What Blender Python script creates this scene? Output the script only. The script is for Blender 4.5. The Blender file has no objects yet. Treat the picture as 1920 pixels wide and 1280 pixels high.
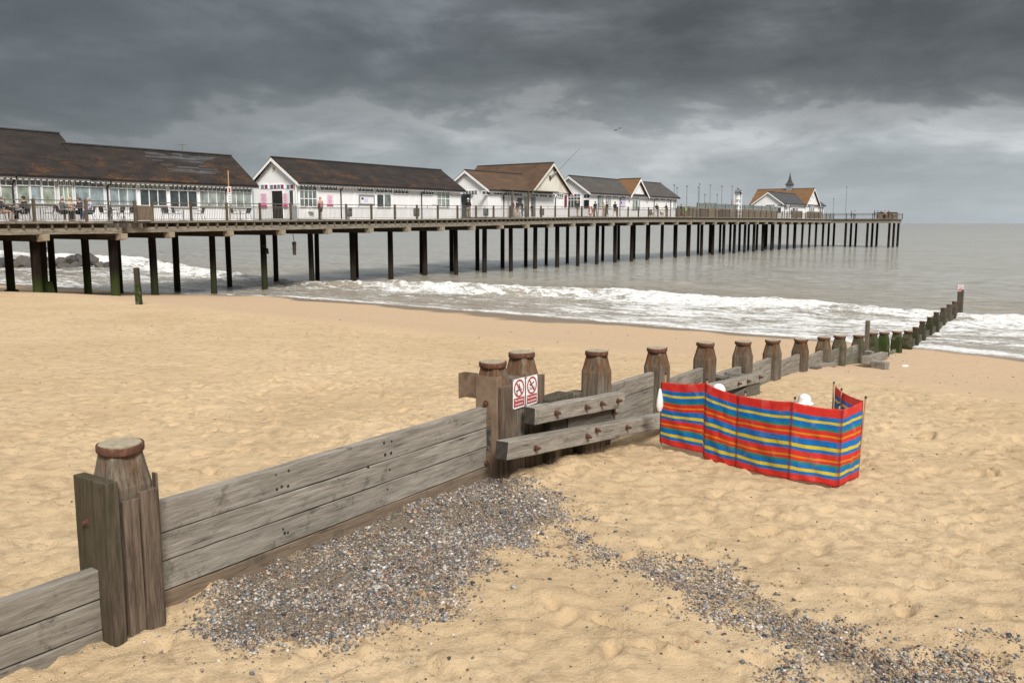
import bpy, bmesh, math, random
import numpy as np
from mathutils import Vector, Matrix
random.seed(7); rng = np.random.default_rng(7)
C = bpy.context.scene.collection
SC = bpy.context.scene

# ------------------------------------------------------------------ survey helpers
F = 1600.; PIT = math.atan(222/F); HC = 4.75
cp, sp = math.cos(PIT), math.sin(PIT)
def ray(px, py):
    u = (px-960)/F; v = (640-py)/F
    return (u, cp+v*sp, -sp+v*cp)
def at_z(px, py, z):
    d = ray(px, py); t = (z-HC)/d[2]; return (d[0]*t, d[1]*t)
def at_y(px, py, Y):
    d = ray(px, py); t = Y/d[1]; return (d[0]*t, Y, HC+d[2]*t)
PO = (-58.61, 0.0); PANG = math.atan2(.8137, .5813)
def PW(a, b): return (-58.61+.5813*a-.8137*b, .8137*a+.5813*b)
def pier(px, py, b):
    d = ray(px, py); k = d[0]/d[1]
    a = (58.61+.8137*b+k*.5813*b)/(.5813-k*.8137)
    X, Y = PW(a, b); return a, HC+d[2]*Y/d[1], Y
def pier_b(px, a):
    k = (px-960)/F*1.0
    d = ray(px, 380); k = d[0]/d[1]
    return (-58.61+.5813*a-k*.8137*a)/(.8137+k*.5813)
def zd(a):
    return float(np.interp(a, [50, 62, 74, 93, 112, 133, 173, 212], [4.82, 4.85, 4.96, 5.13, 5.38, 5.54, 5.57, 5.5]))
GX0, GY0 = -2.979, 5.9; GANG = math.atan2(1, .69)
gc, gs = math.cos(GANG), math.sin(GANG)
def GW(g, y): return (GX0+gc*g-gs*y, GY0+gs*g+gc*y)
def gro(px, py, off=0.0):
    # point on the vertical plane running along the groyne, `off` metres to its left (+)
    d = ray(px, py); k = d[0]/d[1]
    g = (k*GY0-GX0+off*(gs+k*gc))/(gc-k*gs)
    x, y = GW(g, off); return g, HC+d[2]*y/d[1]

# ------------------------------------------------------------------ numpy noise
def _hash(ix, iy, seed):
    h = (ix.astype(np.int64)*374761393 + iy.astype(np.int64)*668265263 + seed*982451653) & 0x7fffffff
    h = ((h ^ (h >> 13))*1274126177) & 0x7fffffff
    return ((h ^ (h >> 16)) & 0xffff)/65535.
def vnoise(x, y, seed=0):
    x = np.asarray(x, float); y = np.asarray(y, float)
    ix = np.floor(x); iy = np.floor(y); fx = x-ix; fy = y-iy
    ux = fx*fx*fx*(fx*(fx*6-15)+10); uy = fy*fy*fy*(fy*(fy*6-15)+10)
    a = _hash(ix, iy, seed); b = _hash(ix+1, iy, seed); c = _hash(ix, iy+1, seed); d = _hash(ix+1, iy+1, seed)
    return (a*(1-ux)+b*ux)*(1-uy)+(c*(1-ux)+d*ux)*uy*1.0
def fbm(x, y, oct=4, seed=0, gain=.5):
    v = 0; am = 1; tot = 0
    for o in range(oct):
        v = v+am*vnoise(x*2**o+17.3*o, y*2**o-9.1*o, seed+o); tot += am; am *= gain
    return v/tot-.5
def sm(x, a, b):
    t = np.clip((x-a)/(b-a), 0, 1); return t*t*(3-2*t)

# ------------------------------------------------------------------ terrain functions
SS = [-60, -5, 0, 3, 8, 10, 14, 16, 18, 20, 22, 24, 26, 30, 34, 35.8, 40, 46, 60, 100, 600]
SZ = [2.6, 1.95, 1.80, 1.77, 1.75, 1.66, 1.56, 1.46, 1.34, 1.27, 1.1, .86, .64, .33, .07, 0, -.2, -.45, -1.2, -3, -8]
def shore_shift(t):
    return np.interp(t, [-30, 3, 6.7, 45, 54, 63, 74, 120], [1.2, 1.0, 0, 0, 3.2, 4.6, 5.8, 10])
def sand_base(x, y):
    s = .6*x+.8*y; t = -.8*x+.6*y
    return np.interp(s+shore_shift(t), SS, SZ)

# ------------------------------------------------------------------ materials
MATS = {}
def nm(name):
    m = bpy.data.materials.new(name); m.use_nodes = True
    nt = m.node_tree; N = nt.nodes; L = nt.links
    b = N['Principled BSDF']; MATS[name] = m
    return m, N, L, b
def node(N, t, **kw):
    n = N.new(t)
    for k, v in kw.items():
        if k.startswith('i_'):
            key = k[2:]; n.inputs[int(key) if key.isdigit() else key.replace('_', ' ')].default_value = v
        else: setattr(n, k, v)
    return n
def ramp(N, L, src, stops, interp='LINEAR'):
    r = N.new('ShaderNodeValToRGB'); r.color_ramp.interpolation = interp
    e = r.color_ramp.elements
    while len(e) > 1: e.remove(e[-1])
    e[0].position = stops[0][0]; e[0].color = (*stops[0][1], 1) if not isinstance(stops[0][1], (int, float)) else (stops[0][1],)*3+(1,)
    for p, c in stops[1:]:
        q = e.new(p); q.color = (*c, 1) if not isinstance(c, (int, float)) else (c, c, c, 1)
    if src is not None: L.new(src, r.inputs[0])
    return r.outputs[0]
def mixc(N, L, fac, a, b, mode='MIX'):
    n = N.new('ShaderNodeMix'); n.data_type = 'RGBA'; n.blend_type = mode
    for s, v in ((0, fac), (6, a), (7, b)):
        if isinstance(v, (int, float)): n.inputs[s].default_value = v
        elif isinstance(v, tuple): n.inputs[s].default_value = (*v, 1)
        else: L.new(v, n.inputs[s])
    return n.outputs[2]
def mth(N, L, op, a, b=None, c=None, clamp=False):
    n = N.new('ShaderNodeMath'); n.operation = op; n.use_clamp = clamp
    for i, v in enumerate((a, b, c)):
        if v is None: continue
        if isinstance(v, (int, float)): n.inputs[i].default_value = v
        else: L.new(v, n.inputs[i])
    return n.outputs[0]
def mapr(N, L, v, a, b, c=0., d=1.):
    n = N.new('ShaderNodeMapRange'); n.interpolation_type = 'SMOOTHSTEP'
    L.new(v, n.inputs[0])
    for i, x in enumerate((a, b, c, d)): n.inputs[i+1].default_value = x
    return n.outputs[0]
def noise(N, L, vec, scale, det=4, rough=.55, dist=0.):
    n = N.new('ShaderNodeTexNoise'); n.inputs['Scale'].default_value = scale; n.inputs['Detail'].default_value = det
    n.inputs['Roughness'].default_value = rough; n.inputs['Distortion'].default_value = dist
    if vec is not None: L.new(vec, n.inputs['Vector'])
    return n.outputs[0]
def mapping(N, L, vec, sc=(1, 1, 1), loc=(0, 0, 0), rot=(0, 0, 0)):
    n = N.new('ShaderNodeMapping'); L.new(vec, n.inputs[0])
    n.inputs['Scale'].default_value = sc; n.inputs['Location'].default_value = loc; n.inputs['Rotation'].default_value = rot
    return n.outputs[0]
def bump(N, L, b, h, st, dist=.01):
    n = N.new('ShaderNodeBump'); n.inputs['Strength'].default_value = st; n.inputs['Distance'].default_value = dist
    L.new(h, n.inputs['Height']); L.new(n.outputs[0], b.inputs['Normal'])
def plain(name, col, rough=.6, metal=0., vary=.12, scale=6.):
    m, N, L, b = nm(name); tc = N.new('ShaderNodeTexCoord')
    n = noise(N, L, tc.outputs['Object'], scale)
    c = ramp(N, L, n, [(.3, tuple(x*(1-vary) for x in col)), (.7, tuple(min(1, x*(1+vary)) for x in col))])
    L.new(c, b.inputs['Base Color']); b.inputs['Roughness'].default_value = rough; b.inputs['Metallic'].default_value = metal
    return m

def wood(name, axis, c1, c2, dark=(.05, .045, .04), top=False, bumpst=.5, streak=.8):
    """weathered timber, grain along axis; object colour r=rust g=algae b=darkening, alpha = shift"""
    m, N, L, b = nm(name); tc = N.new('ShaderNodeTexCoord'); oi = N.new('ShaderNodeObjectInfo')
    add = N.new('ShaderNodeVectorMath'); add.operation = 'ADD'; L.new(tc.outputs['Object'], add.inputs[0])
    rv = N.new('ShaderNodeVectorMath'); rv.operation = 'SCALE'; rv.inputs[0].default_value = (7, 5, 3); L.new(oi.outputs['Random'], rv.inputs['Scale'])
    L.new(rv.outputs[0], add.inputs[1]); P = add.outputs[0]
    s1 = [26, 26, 26]; s1[axis] = 2.4; s2 = [95, 95, 95]; s2[axis] = 7; s3 = [3.2, 3.2, 3.2]; s3[axis] = .8
    g1 = noise(N, L, mapping(N, L, P, tuple(s1)), 1, 5, .65, .12)
    g2 = noise(N, L, mapping(N, L, P, tuple(s2)), 1, 3, .6, .2)
    big = noise(N, L, mapping(N, L, P, tuple(s3)), 1.2, 4)
    c = ramp(N, L, big, [(.25, c1), (.7, c2)])
    c = mixc(N, L, ramp(N, L, g1, [(.38, .0), (.60, streak)]), c, tuple(x*.45 for x in c1))
    c = mixc(N, L, ramp(N, L, g2, [(.4, .0), (.7, .25)]), c, tuple(min(1, x*1.5) for x in c2))
    crack = ramp(N, L, g1, [(.63, 0.), (.68, 1.)])
    c = mixc(N, L, mth(N, L, 'MULTIPLY', crack, .8), c, dark)
    grime = mapr(N, L, noise(N, L, P, 4.5, 6, .7), .56, .68)
    c = mixc(N, L, mth(N, L, 'MULTIPLY', grime, .6), c, (.07, .068, .055))
    sep = N.new('ShaderNodeSeparateColor'); L.new(oi.outputs['Color'], sep.inputs[0])
    sx = N.new('ShaderNodeSeparateXYZ'); L.new(tc.outputs['Object'], sx.inputs[0]); z = sx.outputs[2]
    if top:   # post: z measured down from its top
        st = noise(N, L, mapping(N, L, P, (14, 14, .9)), 1, 4, .6, .3)
        depth = mth(N, L, 'ADD', z, mth(N, L, 'MULTIPLY', mth(N, L, 'SUBTRACT', st, .5), 1.3))
        rm = mapr(N, L, depth, -.62, -.08)
        rm = mth(N, L, 'MULTIPLY', mth(N, L, 'MULTIPLY', rm, mapr(N, L, noise(N, L, mapping(N, L, P, (9, 9, .5)), 1, 3, .6, .2), .38, .54, .28, 1.)), sep.outputs[0], clamp=True)
        rc = ramp(N, L, st, [(.3, (.06, .026, .012)), (.55, (.15, .065, .024)), (.75, (.25, .13, .05))])
        c = mixc(N, L, mth(N, L, 'MULTIPLY', rm, .92), c, rc)
    al = mapr(N, L, noise(N, L, P, 2.3, 5, .65), .34, .5)
    al = mth(N, L, 'MULTIPLY', al, sep.outputs[1], clamp=True)
    c = mixc(N, L, al, c, ramp(N, L, g1, [(.3, (.010, .018, .005)), (.6, (.036, .062, .012)), (.8, (.075, .095, .025))]))
    c = mixc(N, L, sep.outputs[2], c, (.03, .024, .018))
    L.new(c, b.inputs['Base Color']); b.inputs['Roughness'].default_value = .85
    b.inputs['Specular IOR Level'].default_value = .12
    h = mth(N, L, 'ADD', mth(N, L, 'MULTIPLY', g1, -1.), mth(N, L, 'MULTIPLY', g2, -.4))
    bump(N, L, b, h, bumpst, .012)
    return m
wood('post_wood', 2, (.15, .12, .092), (.25, .215, .17), top=True, bumpst=.9)
wood('plank_wood', 0, (.205, .182, .15), (.35, .32, .275), bumpst=.7, streak=.55)
wood('board_wood', 2, (.115, .085, .062), (.19, .145, .11), bumpst=.8)
wood('board_wood_long', 0, (.20, .145, .10), (.30, .225, .165), bumpst=.7, streak=.5)
wood('deck_wood', 0, (.22, .19, .15), (.36, .32, .26), bumpst=.3)
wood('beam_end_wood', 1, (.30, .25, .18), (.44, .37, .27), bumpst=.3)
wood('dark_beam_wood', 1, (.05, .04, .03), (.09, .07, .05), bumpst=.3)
wood('rail_wood', 2, (.10, .08, .055), (.19, .155, .11), bumpst=.3)
wood('screen_wood', 2, (.22, .17, .125), (.34, .27, .20), bumpst=.4)

# pile: brown black with rust and weed at the foot (world z)
m, N, L, b = nm('pile_iron'); tc = N.new('ShaderNodeTexCoord'); ge = N.new('ShaderNodeNewGeometry'); oi = N.new('ShaderNodeObjectInfo')
pz = N.new('ShaderNodeSeparateXYZ'); L.new(ge.outputs['Position'], pz.inputs[0])
st = noise(N, L, mapping(N, L, ge.outputs['Position'], (5, 5, .7)), 1, 5, .65)
c = ramp(N, L, st, [(.3, (.006, .005, .0045)), (.56, (.014, .009, .007)), (.7, (.036, .016, .009)), (.84, (.06, .034, .023))])
foot = mapr(N, L, mth(N, L, 'ADD', pz.outputs[2], mth(N, L, 'MULTIPLY', st, 1.2)), 2.9, 1.2)
sep = N.new('ShaderNodeSeparateColor'); L.new(oi.outputs['Color'], sep.inputs[0])
c = mixc(N, L, mth(N, L, 'MULTIPLY', foot, sep.outputs[1]), c, (.045, .085, .012))
wet = mapr(N, L, pz.outputs[2], 1.7, 1.0)
c = mixc(N, L, mth(N, L, 'MULTIPLY', wet, .5), c, (.035, .03, .022))
L.new(c, b.inputs['Base Color']); b.inputs['Roughness'].default_value = .8; b.inputs['Specular IOR Level'].default_value = .12
bump(N, L, b, st, .5, .03)

def white_clad(name, col, stripes, cream=0.):
    m, N, L, b = nm(name); tc = N.new('ShaderNodeTexCoord'); sx = N.new('ShaderNodeSeparateXYZ'); L.new(tc.outputs['Object'], sx.inputs[0])
    n = noise(N, L, mapping(N, L, tc.outputs['Object'], (3, 3, .5)), 1.5, 4)
    c = ramp(N, L, n, [(.3, tuple(x*.9 for x in col)), (.7, col)])
    if stripes:
        u = mth(N, L, 'ADD', sx.outputs[0], sx.outputs[1])
        fr = mth(N, L, 'FRACT', mth(N, L, 'MULTIPLY', u, 6.6))
        g = mapr(N, L, mth(N, L, 'ABSOLUTE', mth(N, L, 'SUBTRACT', fr, .5)), .44, .5)
        c = mixc(N, L, mth(N, L, 'MULTIPLY', g, .2), c, (.3, .31, .32))
        bump(N, L, b, mth(N, L, 'MULTIPLY', g, -1.), .3, .01)
    if cream:
        st = noise(N, L, mapping(N, L, tc.outputs['Object'], (2.5, 2.5, .35)), 1.3, 5, .7)
        c = mixc(N, L, mapr(N, L, st, .5, .7, 0, cream), c, (.45, .33, .2))
    L.new(c, b.inputs['Base Color']); b.inputs['Roughness'].default_value = .5
    return m
white_clad('white_cladding', (.93, .93, .93), True)
white_clad('white_trim', (.90, .90, .90), False)
white_clad('cream_gable', (.76, .73, .64), False, .55)
white_clad('grey_white', (.66, .66, .66), True)

def slate(name, c1, c2, lich):
    m, N, L, b = nm(name); tc = N.new('ShaderNodeTexCoord'); O = tc.outputs['Object']; oi = N.new('ShaderNodeObjectInfo')
    br = N.new('ShaderNodeTexBrick'); L.new(mapping(N, L, O, (1, 1, 1)), br.inputs[0])
    sx = N.new('ShaderNodeSeparateXYZ'); L.new(O, sx.inputs[0])
    cb = N.new('ShaderNodeCombineXYZ'); L.new(mth(N, L, 'ADD', sx.outputs[0], mth(N, L, 'MULTIPLY', sx.outputs[1], .0)), cb.inputs[0]); L.new(mth(N, L, 'MULTIPLY', sx.outputs[2], 1.7), cb.inputs[1])
    L.new(cb.outputs[0], br.inputs[0]); br.inputs['Scale'].default_value = 2.4; br.inputs['Mortar Size'].default_value = .018
    br.inputs['Color1'].default_value = (.35, .35, .35, 1); br.inputs['Color2'].default_value = (1, 1, 1, 1); br.inputs['Mortar'].default_value = (0.1, .1, .1, 1)
    n = noise(N, L, mapping(N, L, O, (.35, .5, 1.4)), 1.6, 6, .7)
    c = ramp(N, L, n, [(.3, c1), (.7, c2)])
    c = mixc(N, L, .28, c, br.outputs[0], 'MULTIPLY')
    l1 = noise(N, L, mapping(N, L, O, (.55, .6, 1.2)), 1.2, 3); l2 = noise(N, L, mapping(N, L, O, (1, 1, 2)), 4.5, 6, .85)
    low = mapr(N, L, sx.outputs[2], 4.6, 3.0)
    l3 = noise(N, L, mapping(N, L, O, (1, 1, 2.2)), 15, 4, .8)
    lm = mth(N, L, 'MULTIPLY', mapr(N, L, mth(N, L, 'ADD', mth(N, L, 'ADD', mth(N, L, 'MULTIPLY', l1, .7), mth(N, L, 'ADD', mth(N, L, 'MULTIPLY', l2, .45), mth(N, L, 'MULTIPLY', l3, .95))), mth(N, L, 'MULTIPLY', low, .10)), 1.16, 1.36), lich)
    c = mixc(N, L, lm, c, ramp(N, L, l2, [(.40, (.060, .032, .016)), (.66, (.22, .085, .02))]))
    L.new(c, b.inputs['Base Color']); b.inputs['Roughness'].default_value = .75; b.inputs['Specular IOR Level'].default_value = .15
    bump(N, L, b, br.outputs[1], -.4, .02)
    return m
slate('roof_slate_mossy', (.018, .016, .0155), (.048, .038, .032), 1.)
slate('roof_slate_brown', (.075, .05, .035), (.14, .085, .052), .9)
slate('roof_slate_grey', (.055, .057, .06), (.10, .103, .105), .25)
slate('roof_slate_mid', (.065, .06, .056), (.11, .10, .09), .5)
slate('roof_slate_orange', (.16, .09, .045), (.24, .13, .06), 1.)

def glass(name, col, rough=.08, em=None):
    m, N, L, b = nm(name); tc = N.new('ShaderNodeTexCoord')
    n = noise(N, L, mapping(N, L, tc.outputs['Object'], (1.3, 1.3, .8)), 1.6, 2)
    c = ramp(N, L, n, [(.35, tuple(x*.55 for x in col)), (.65, tuple(x*1.2 for x in col))])
    L.new(c, b.inputs['Base Color']); b.inputs['Roughness'].default_value = rough
    return m
glass('glass_dark', (.06, .075, .078)); glass('glass_blind', (.33, .38, .35), .25); glass('glass_grey', (.17, .20, .19)); glass('glass_sky', (.30, .37, .39)); glass('glass_lime', (.33, .38, .31))
glass('interior_black', (.012, .012, .014), .5)
plain('teal_pane', (.10, .24, .27), .3); plain('magenta_pane', (.30, .03, .13), .3)
plain('black_iron', (.015, .015, .018), .45); plain('rail_metal', (.17, .145, .12), .5, .3, .3, 20); plain('pale_metal', (.42, .42, .42), .35, .7)
plain('pink_print', (.80, .60, .70), .5); plain('magenta_print', (.62, .05, .22), .5); plain('lilac_print', (.62, .56, .74), .5)
plain('sign_grey', (.25, .26, .28), .5); plain('sign_white', (.80, .80, .80), .4, 0, .05); plain('sign_red', (.36, .055, .05), .5, 0, .1)
plain('sign_black', (.02, .02, .022), .5); plain('bin_grey', (.16, .17, .175), .5)
plain('orange_ring', (.62, .10, .04), .5); plain('pole_wood', (.45, .30, .17), .6)
plain('green_glass', (.25, .36, .34), .15)
def rusty(name):
    m, N, L, b = nm(name); tc = N.new('ShaderNodeTexCoord'); n = noise(N, L, tc.outputs['Object'], 22, 6, .7)
    L.new(ramp(N, L, n, [(.3, (.045, .02, .014)), (.55, (.11, .045, .026)), (.75, (.20, .085, .04))]), b.inputs['Base Color'])
    b.inputs['Roughness'].default_value = .85; bump(N, L, b, n, .6, .006)
rusty('rusted_iron')
plain('rusted_plate', (.17, .115, .075), .8, 0, .4, 9)
plain('dark_end_grain', (.045, .038, .03), .9, 0, .4, 14)
m, N, L, b = nm('rusty_steel'); tc = N.new('ShaderNodeTexCoord'); O = tc.outputs['Object']
n = noise(N, L, O, 3.2, 5, .6); n2 = noise(N, L, O, 30, 5, .8)
c = ramp(N, L, n, [(.35, (.15, .10, .065)), (.65, (.26, .185, .125))])
sx = N.new('ShaderNodeSeparateXYZ'); L.new(O, sx.inputs[0])
edge = mapr(N, L, mth(N, L, 'ABSOLUTE', sx.outputs[1]), .10, .05)
low = mapr(N, L, sx.outputs[2], 1.15, .75)
k = mth(N, L, 'MULTIPLY', mth(N, L, 'MULTIPLY', edge, low), mapr(N, L, mth(N, L, 'ADD', n, n2), .92, 1.08))
c = mixc(N, L, k, c, (.028, .04, .038)); L.new(c, b.inputs['Base Color']); b.inputs['Roughness'].default_value = .75; bump(N, L, b, n2, .4, .006)
m, N, L, b = nm('post_end_grain'); tc = N.new('ShaderNodeTexCoord'); n = noise(N, L, tc.outputs['Object'], 9, 6, .7); n2 = noise(N, L, tc.outputs['Object'], 60, 3)
c = ramp(N, L, n, [(.3, (.24, .20, .14)), (.55, (.42, .35, .24)), (.75, (.16, .15, .13))]); c = mixc(N, L, .3, c, n2, 'MULTIPLY')
L.new(c, b.inputs['Base Color']); b.inputs['Roughness'].default_value = .9; bump(N, L, b, n2, .5, .004)
# sand
m, N, L, b = nm('beach_sand'); ge = N.new('ShaderNodeNewGeometry'); Pp = ge.outputs['Position']
at = N.new('ShaderNodeAttribute'); at.attribute_name = 'wet'; at2 = N.new('ShaderNodeAttribute'); at2.attribute_name = 'grav'
n1 = noise(N, L, Pp, .35, 5, .6); n2 = noise(N, L, Pp, 5, 6, .65); n3 = noise(N, L, Pp, 260, 3, .7); n4 = noise(N, L, Pp, 48, 4, .75)
c = ramp(N, L, n1, [(.3, (.56, .405, .235)), (.7, (.66, .495, .305))])
c = mixc(N, L, mapr(N, L, n2, .47, .66, 0, .6), c, (.40, .285, .165))
c = mixc(N, L, mth(N, L, 'MULTIPLY', mapr(N, L, n3, .58, .72), .30), c, (.30, .2, .11))
c = mixc(N, L, mth(N, L, 'MULTIPLY', mapr(N, L, n4, .62, .72), .35), c, (.26, .18, .11))
damp = mapr(N, L, mth(N, L, 'ADD', at.outputs['Fac'], mth(N, L, 'MULTIPLY', mth(N, L, 'SUBTRACT', n1, .5), .6)), .04, .46)
dc = ramp(N, L, n2, [(.3, (.46, .325, .205)), (.7, (.53, .385, .25))])
c = mixc(N, L, damp, c, dc)
soak = mapr(N, L, at.outputs['Fac'], .72, .96)
c = mixc(N, L, mth(N, L, 'MULTIPLY', soak, .85), c, (.17, .125, .085))
spk = mapr(N, L, noise(N, L, Pp, 75, 4, .8), .4, .6)
gc_ = mixc(N, L, spk, (.09, .075, .06), (.30, .235, .17))
c = mixc(N, L, mapr(N, L, mth(N, L, 'ADD', at2.outputs['Fac'], mth(N, L, 'MULTIPLY', mth(N, L, 'SUBTRACT', n4, .5), 1.2)), .35, .75), c, gc_)
L.new(c, b.inputs['Base Color'])
L.new(mth(N, L, 'MULTIPLY_ADD', soak, -.62, .95), b.inputs['Roughness']); b.inputs['Specular IOR Level'].default_value = .18
hh = mth(N, L, 'ADD', mth(N, L, 'MULTIPLY', n2, 1.), mth(N, L, 'ADD', mth(N, L, 'MULTIPLY', n4, .35), mth(N, L, 'MULTIPLY', n3, .05)))
bn = N.new('ShaderNodeBump'); bn.inputs['Distance'].default_value = .10; L.new(hh, bn.inputs['Height'])
L.new(mth(N, L, 'MULTIPLY_ADD', damp, -.55, .75), bn.inputs['Strength']); L.new(bn.outputs[0], b.inputs['Normal'])
# sea
m, N, L, b = nm('sea_water'); ge = N.new('ShaderNodeNewGeometry'); Pp = ge.outputs['Position']
rot = mapping(N, L, Pp, (1, 1, 1), (0, 0, 0), (0, 0, -math.atan2(.8, .6)))   # x = seaward, y = along shore
at = N.new('ShaderNodeAttribute'); at.attribute_name = 'foam'; sh = N.new('ShaderNodeAttribute'); sh.attribute_name = 'shallow'
w1 = noise(N, L, mapping(N, L, rot, (1.0, .38, 1)), 1.5, 7, .66, .4); w2 = noise(N, L, mapping(N, L, rot, (1, .3, 1)), .14, 5, .6); w3 = noise(N, L, mapping(N, L, rot, (1, .18, 1)), .02, 4, .55)
c = ramp(N, L, w2, [(.3, (.29, .27, .215)), (.5, (.40, .375, .315)), (.7, (.44, .415, .355))])
c = mixc(N, L, mapr(N, L, w3, .4, .65, 0, .6), c, (.42, .415, .375))
c = mixc(N, L, mapr(N, L, w1, .42, .62, .45, 0), c, (.16, .14, .10))
c = mixc(N, L, mth(N, L, 'MULTIPLY', sh.outputs['Fac'], .6), c, (.30, .235, .16))
f1 = noise(N, L, mapping(N, L, rot, (1.5, .42, 1)), 1.1, 8, .72, .9); f2 = noise(N, L, mapping(N, L, rot, (1, .3, 1)), .25, 4, .6, .5); f3 = noise(N, L, mapping(N, L, rot, (1, .7, 1)), 6, 4, .7, .3)
fm = mth(N, L, 'ADD', at.outputs['Fac'], mth(N, L, 'ADD', mth(N, L, 'MULTIPLY', mth(N, L, 'SUBTRACT', f1, .5), 2.5), mth(N, L, 'ADD', mth(N, L, 'MULTIPLY', mth(N, L, 'SUBTRACT', f2, .5), 1.0), mth(N, L, 'MULTIPLY', mth(N, L, 'SUBTRACT', f3, .5), .6))))
fm = mapr(N, L, fm, .48, .82)
fc = ramp(N, L, f3, [(.3, (.46, .44, .39)), (.5, (.74, .73, .70)), (.65, (.86, .87, .87))])
c = mixc(N, L, fm, c, fc)
L.new(c, b.inputs['Base Color']); L.new(mth(N, L, 'MULTIPLY_ADD', fm, .5, .13), b.inputs['Roughness'])
L.new(mth(N, L, 'MULTIPLY_ADD', fm, -.2, .38), b.inputs['Specular IOR Level'])
bn = N.new('ShaderNodeBump'); bn.inputs['Distance'].default_value = .45; bn.inputs['Strength'].default_value = .7
L.new(mth(N, L, 'ADD', w1, mth(N, L, 'ADD', mth(N, L, 'MULTIPLY', fm, .12), mth(N, L, 'MULTIPLY', noise(N, L, mapping(N, L, rot, (1, .4, 1)), 5, 3), .16))), bn.inputs['Height']); L.new(bn.outputs[0], b.inputs['Normal'])
# pebbles
def pebble_mat(name):
    m, N, L, b = nm(name); a = N.new('ShaderNodeAttribute'); a.attribute_name = 'col'; ge = N.new('ShaderNodeNewGeometry')
    n = noise(N, L, ge.outputs['Position'], 160, 4, .7)
    c = mixc(N, L, .45, a.outputs['Color'], ramp(N, L, n, [(.3, .45), (.7, 1.4)]), 'MULTIPLY'); L.new(c, b.inputs['Base Color'])
    b.inputs['Roughness'].default_value = .62
pebble_mat('pebble_stone')
m, N, L, b = nm('boulder_rock'); tc = N.new('ShaderNodeTexCoord'); n = noise(N, L, tc.outputs['Object'], 1.6, 7, .65); oi = N.new('ShaderNodeObjectInfo')
c = ramp(N, L, n, [(.3, (.02, .022, .023)), (.55, (.05, .05, .05)), (.75, (.10, .09, .078))])
c = mixc(N, L, mth(N, L, 'MULTIPLY', oi.outputs['Random'], .55), c, (.16, .13, .10)); L.new(c, b.inputs['Base Color']); b.inputs['Roughness'].default_value = .8; bump(N, L, b, n, .8, .12)
# windbreak
ST = [(.12, 'r'), (.177, 'b'), (.213, 'y'), (.277, 'b'), (.305, 't'), (.36, 'r'), (.386, 'o'), (.433, 'r'), (.51, 'b'), (.553, 'y'), (.596, 'b'), (.665, 'r'), (.69, 'o'), (.73, 'r'), (.76, 't'), (.82, 'b'), (.86, 'y'), (.91, 'b'), (1.01, 'r')]
SCOL = {'r': (.88, .06, .045), 'b': (.01, .27, .74), 'y': (.93, .76, .03), 'o': (.85, .42, .02), 't': (.02, .40, .30)}
m, N, L, b = nm('striped_fabric'); a = N.new('ShaderNodeAttribute'); a.attribute_name = 'vv'
rp = N.new('ShaderNodeValToRGB'); rp.color_ramp.interpolation = 'CONSTANT'; e = rp.color_ramp.elements; e.remove(e[-1])
e[0].position = 0; e[0].color = (*SCOL['r'], 1); pv = 0
for i, (v, k) in enumerate(ST):
    if i == 0: pv = v; continue
    q = e.new(pv); q.color = (*SCOL[k], 1); pv = v
L.new(a.outputs['Fac'], rp.inputs[0]); tc = N.new('ShaderNodeTexCoord')
n = noise(N, L, mapping(N, L, tc.outputs['Object'], (4, 4, 3)), 1.5, 5, .6, .6); wv = noise(N, L, tc.outputs['Object'], 220, 2)
c = mixc(N, L, mapr(N, L, n, .55, .75, 0, .18), rp.outputs[0], (.95, .8, .75)); c = mixc(N, L, .12, c, wv, 'MULTIPLY'); sa_ = N.new('ShaderNodeAttribute'); sa_.attribute_name = 'seam'; c = mixc(N, L, mth(N, L, 'MULTIPLY', sa_.outputs['Fac'], .75), c, (.22, .012, .016))
L.new(c, b.inputs['Base Color']); b.inputs['Roughness'].default_value = .42; bump(N, L, b, n, .5, .05)
tr = N.new('ShaderNodeBsdfTranslucent'); L.new(c, tr.inputs[0]); mx = N.new('ShaderNodeMixShader'); mx.inputs[0].default_value = .45
L.new(b.outputs[0], mx.inputs[1]); L.new(tr.outputs[0], mx.inputs[2]); L.new(mx.outputs[0], N['Material Output'].inputs[0])
for nme, col in dict(skin=(.55, .33, .24), navy=(.018, .024, .045), black=(.012, .012, .014), khaki=(.32, .24, .16), beige=(.48, .38, .29), grey=(.12, .125, .13), white=(.72, .72, .70), pink=(.55, .28, .26), red=(.42, .06, .05), jeans=(.05, .08, .15), green=(.25, .62, .16), brown=(.10, .06, .04), hairgrey=(.35, .33, .31), hairdark=(.03, .02, .015), blonde=(.50, .36, .20), check=(.40, .42, .55), maroon=(.17, .03, .03), tan=(.40, .27, .17)).items():
    plain('cloth_'+nme, col, .8, 0, .25, 14)
plain('fur_tan', (.42, .27, .16), .9); plain('gull_white', (.6, .6, .6), .6); plain('gull_grey', (.15, .16, .17), .6); plain('white_bag', (.78, .77, .74), .6, 0, .1)

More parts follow.
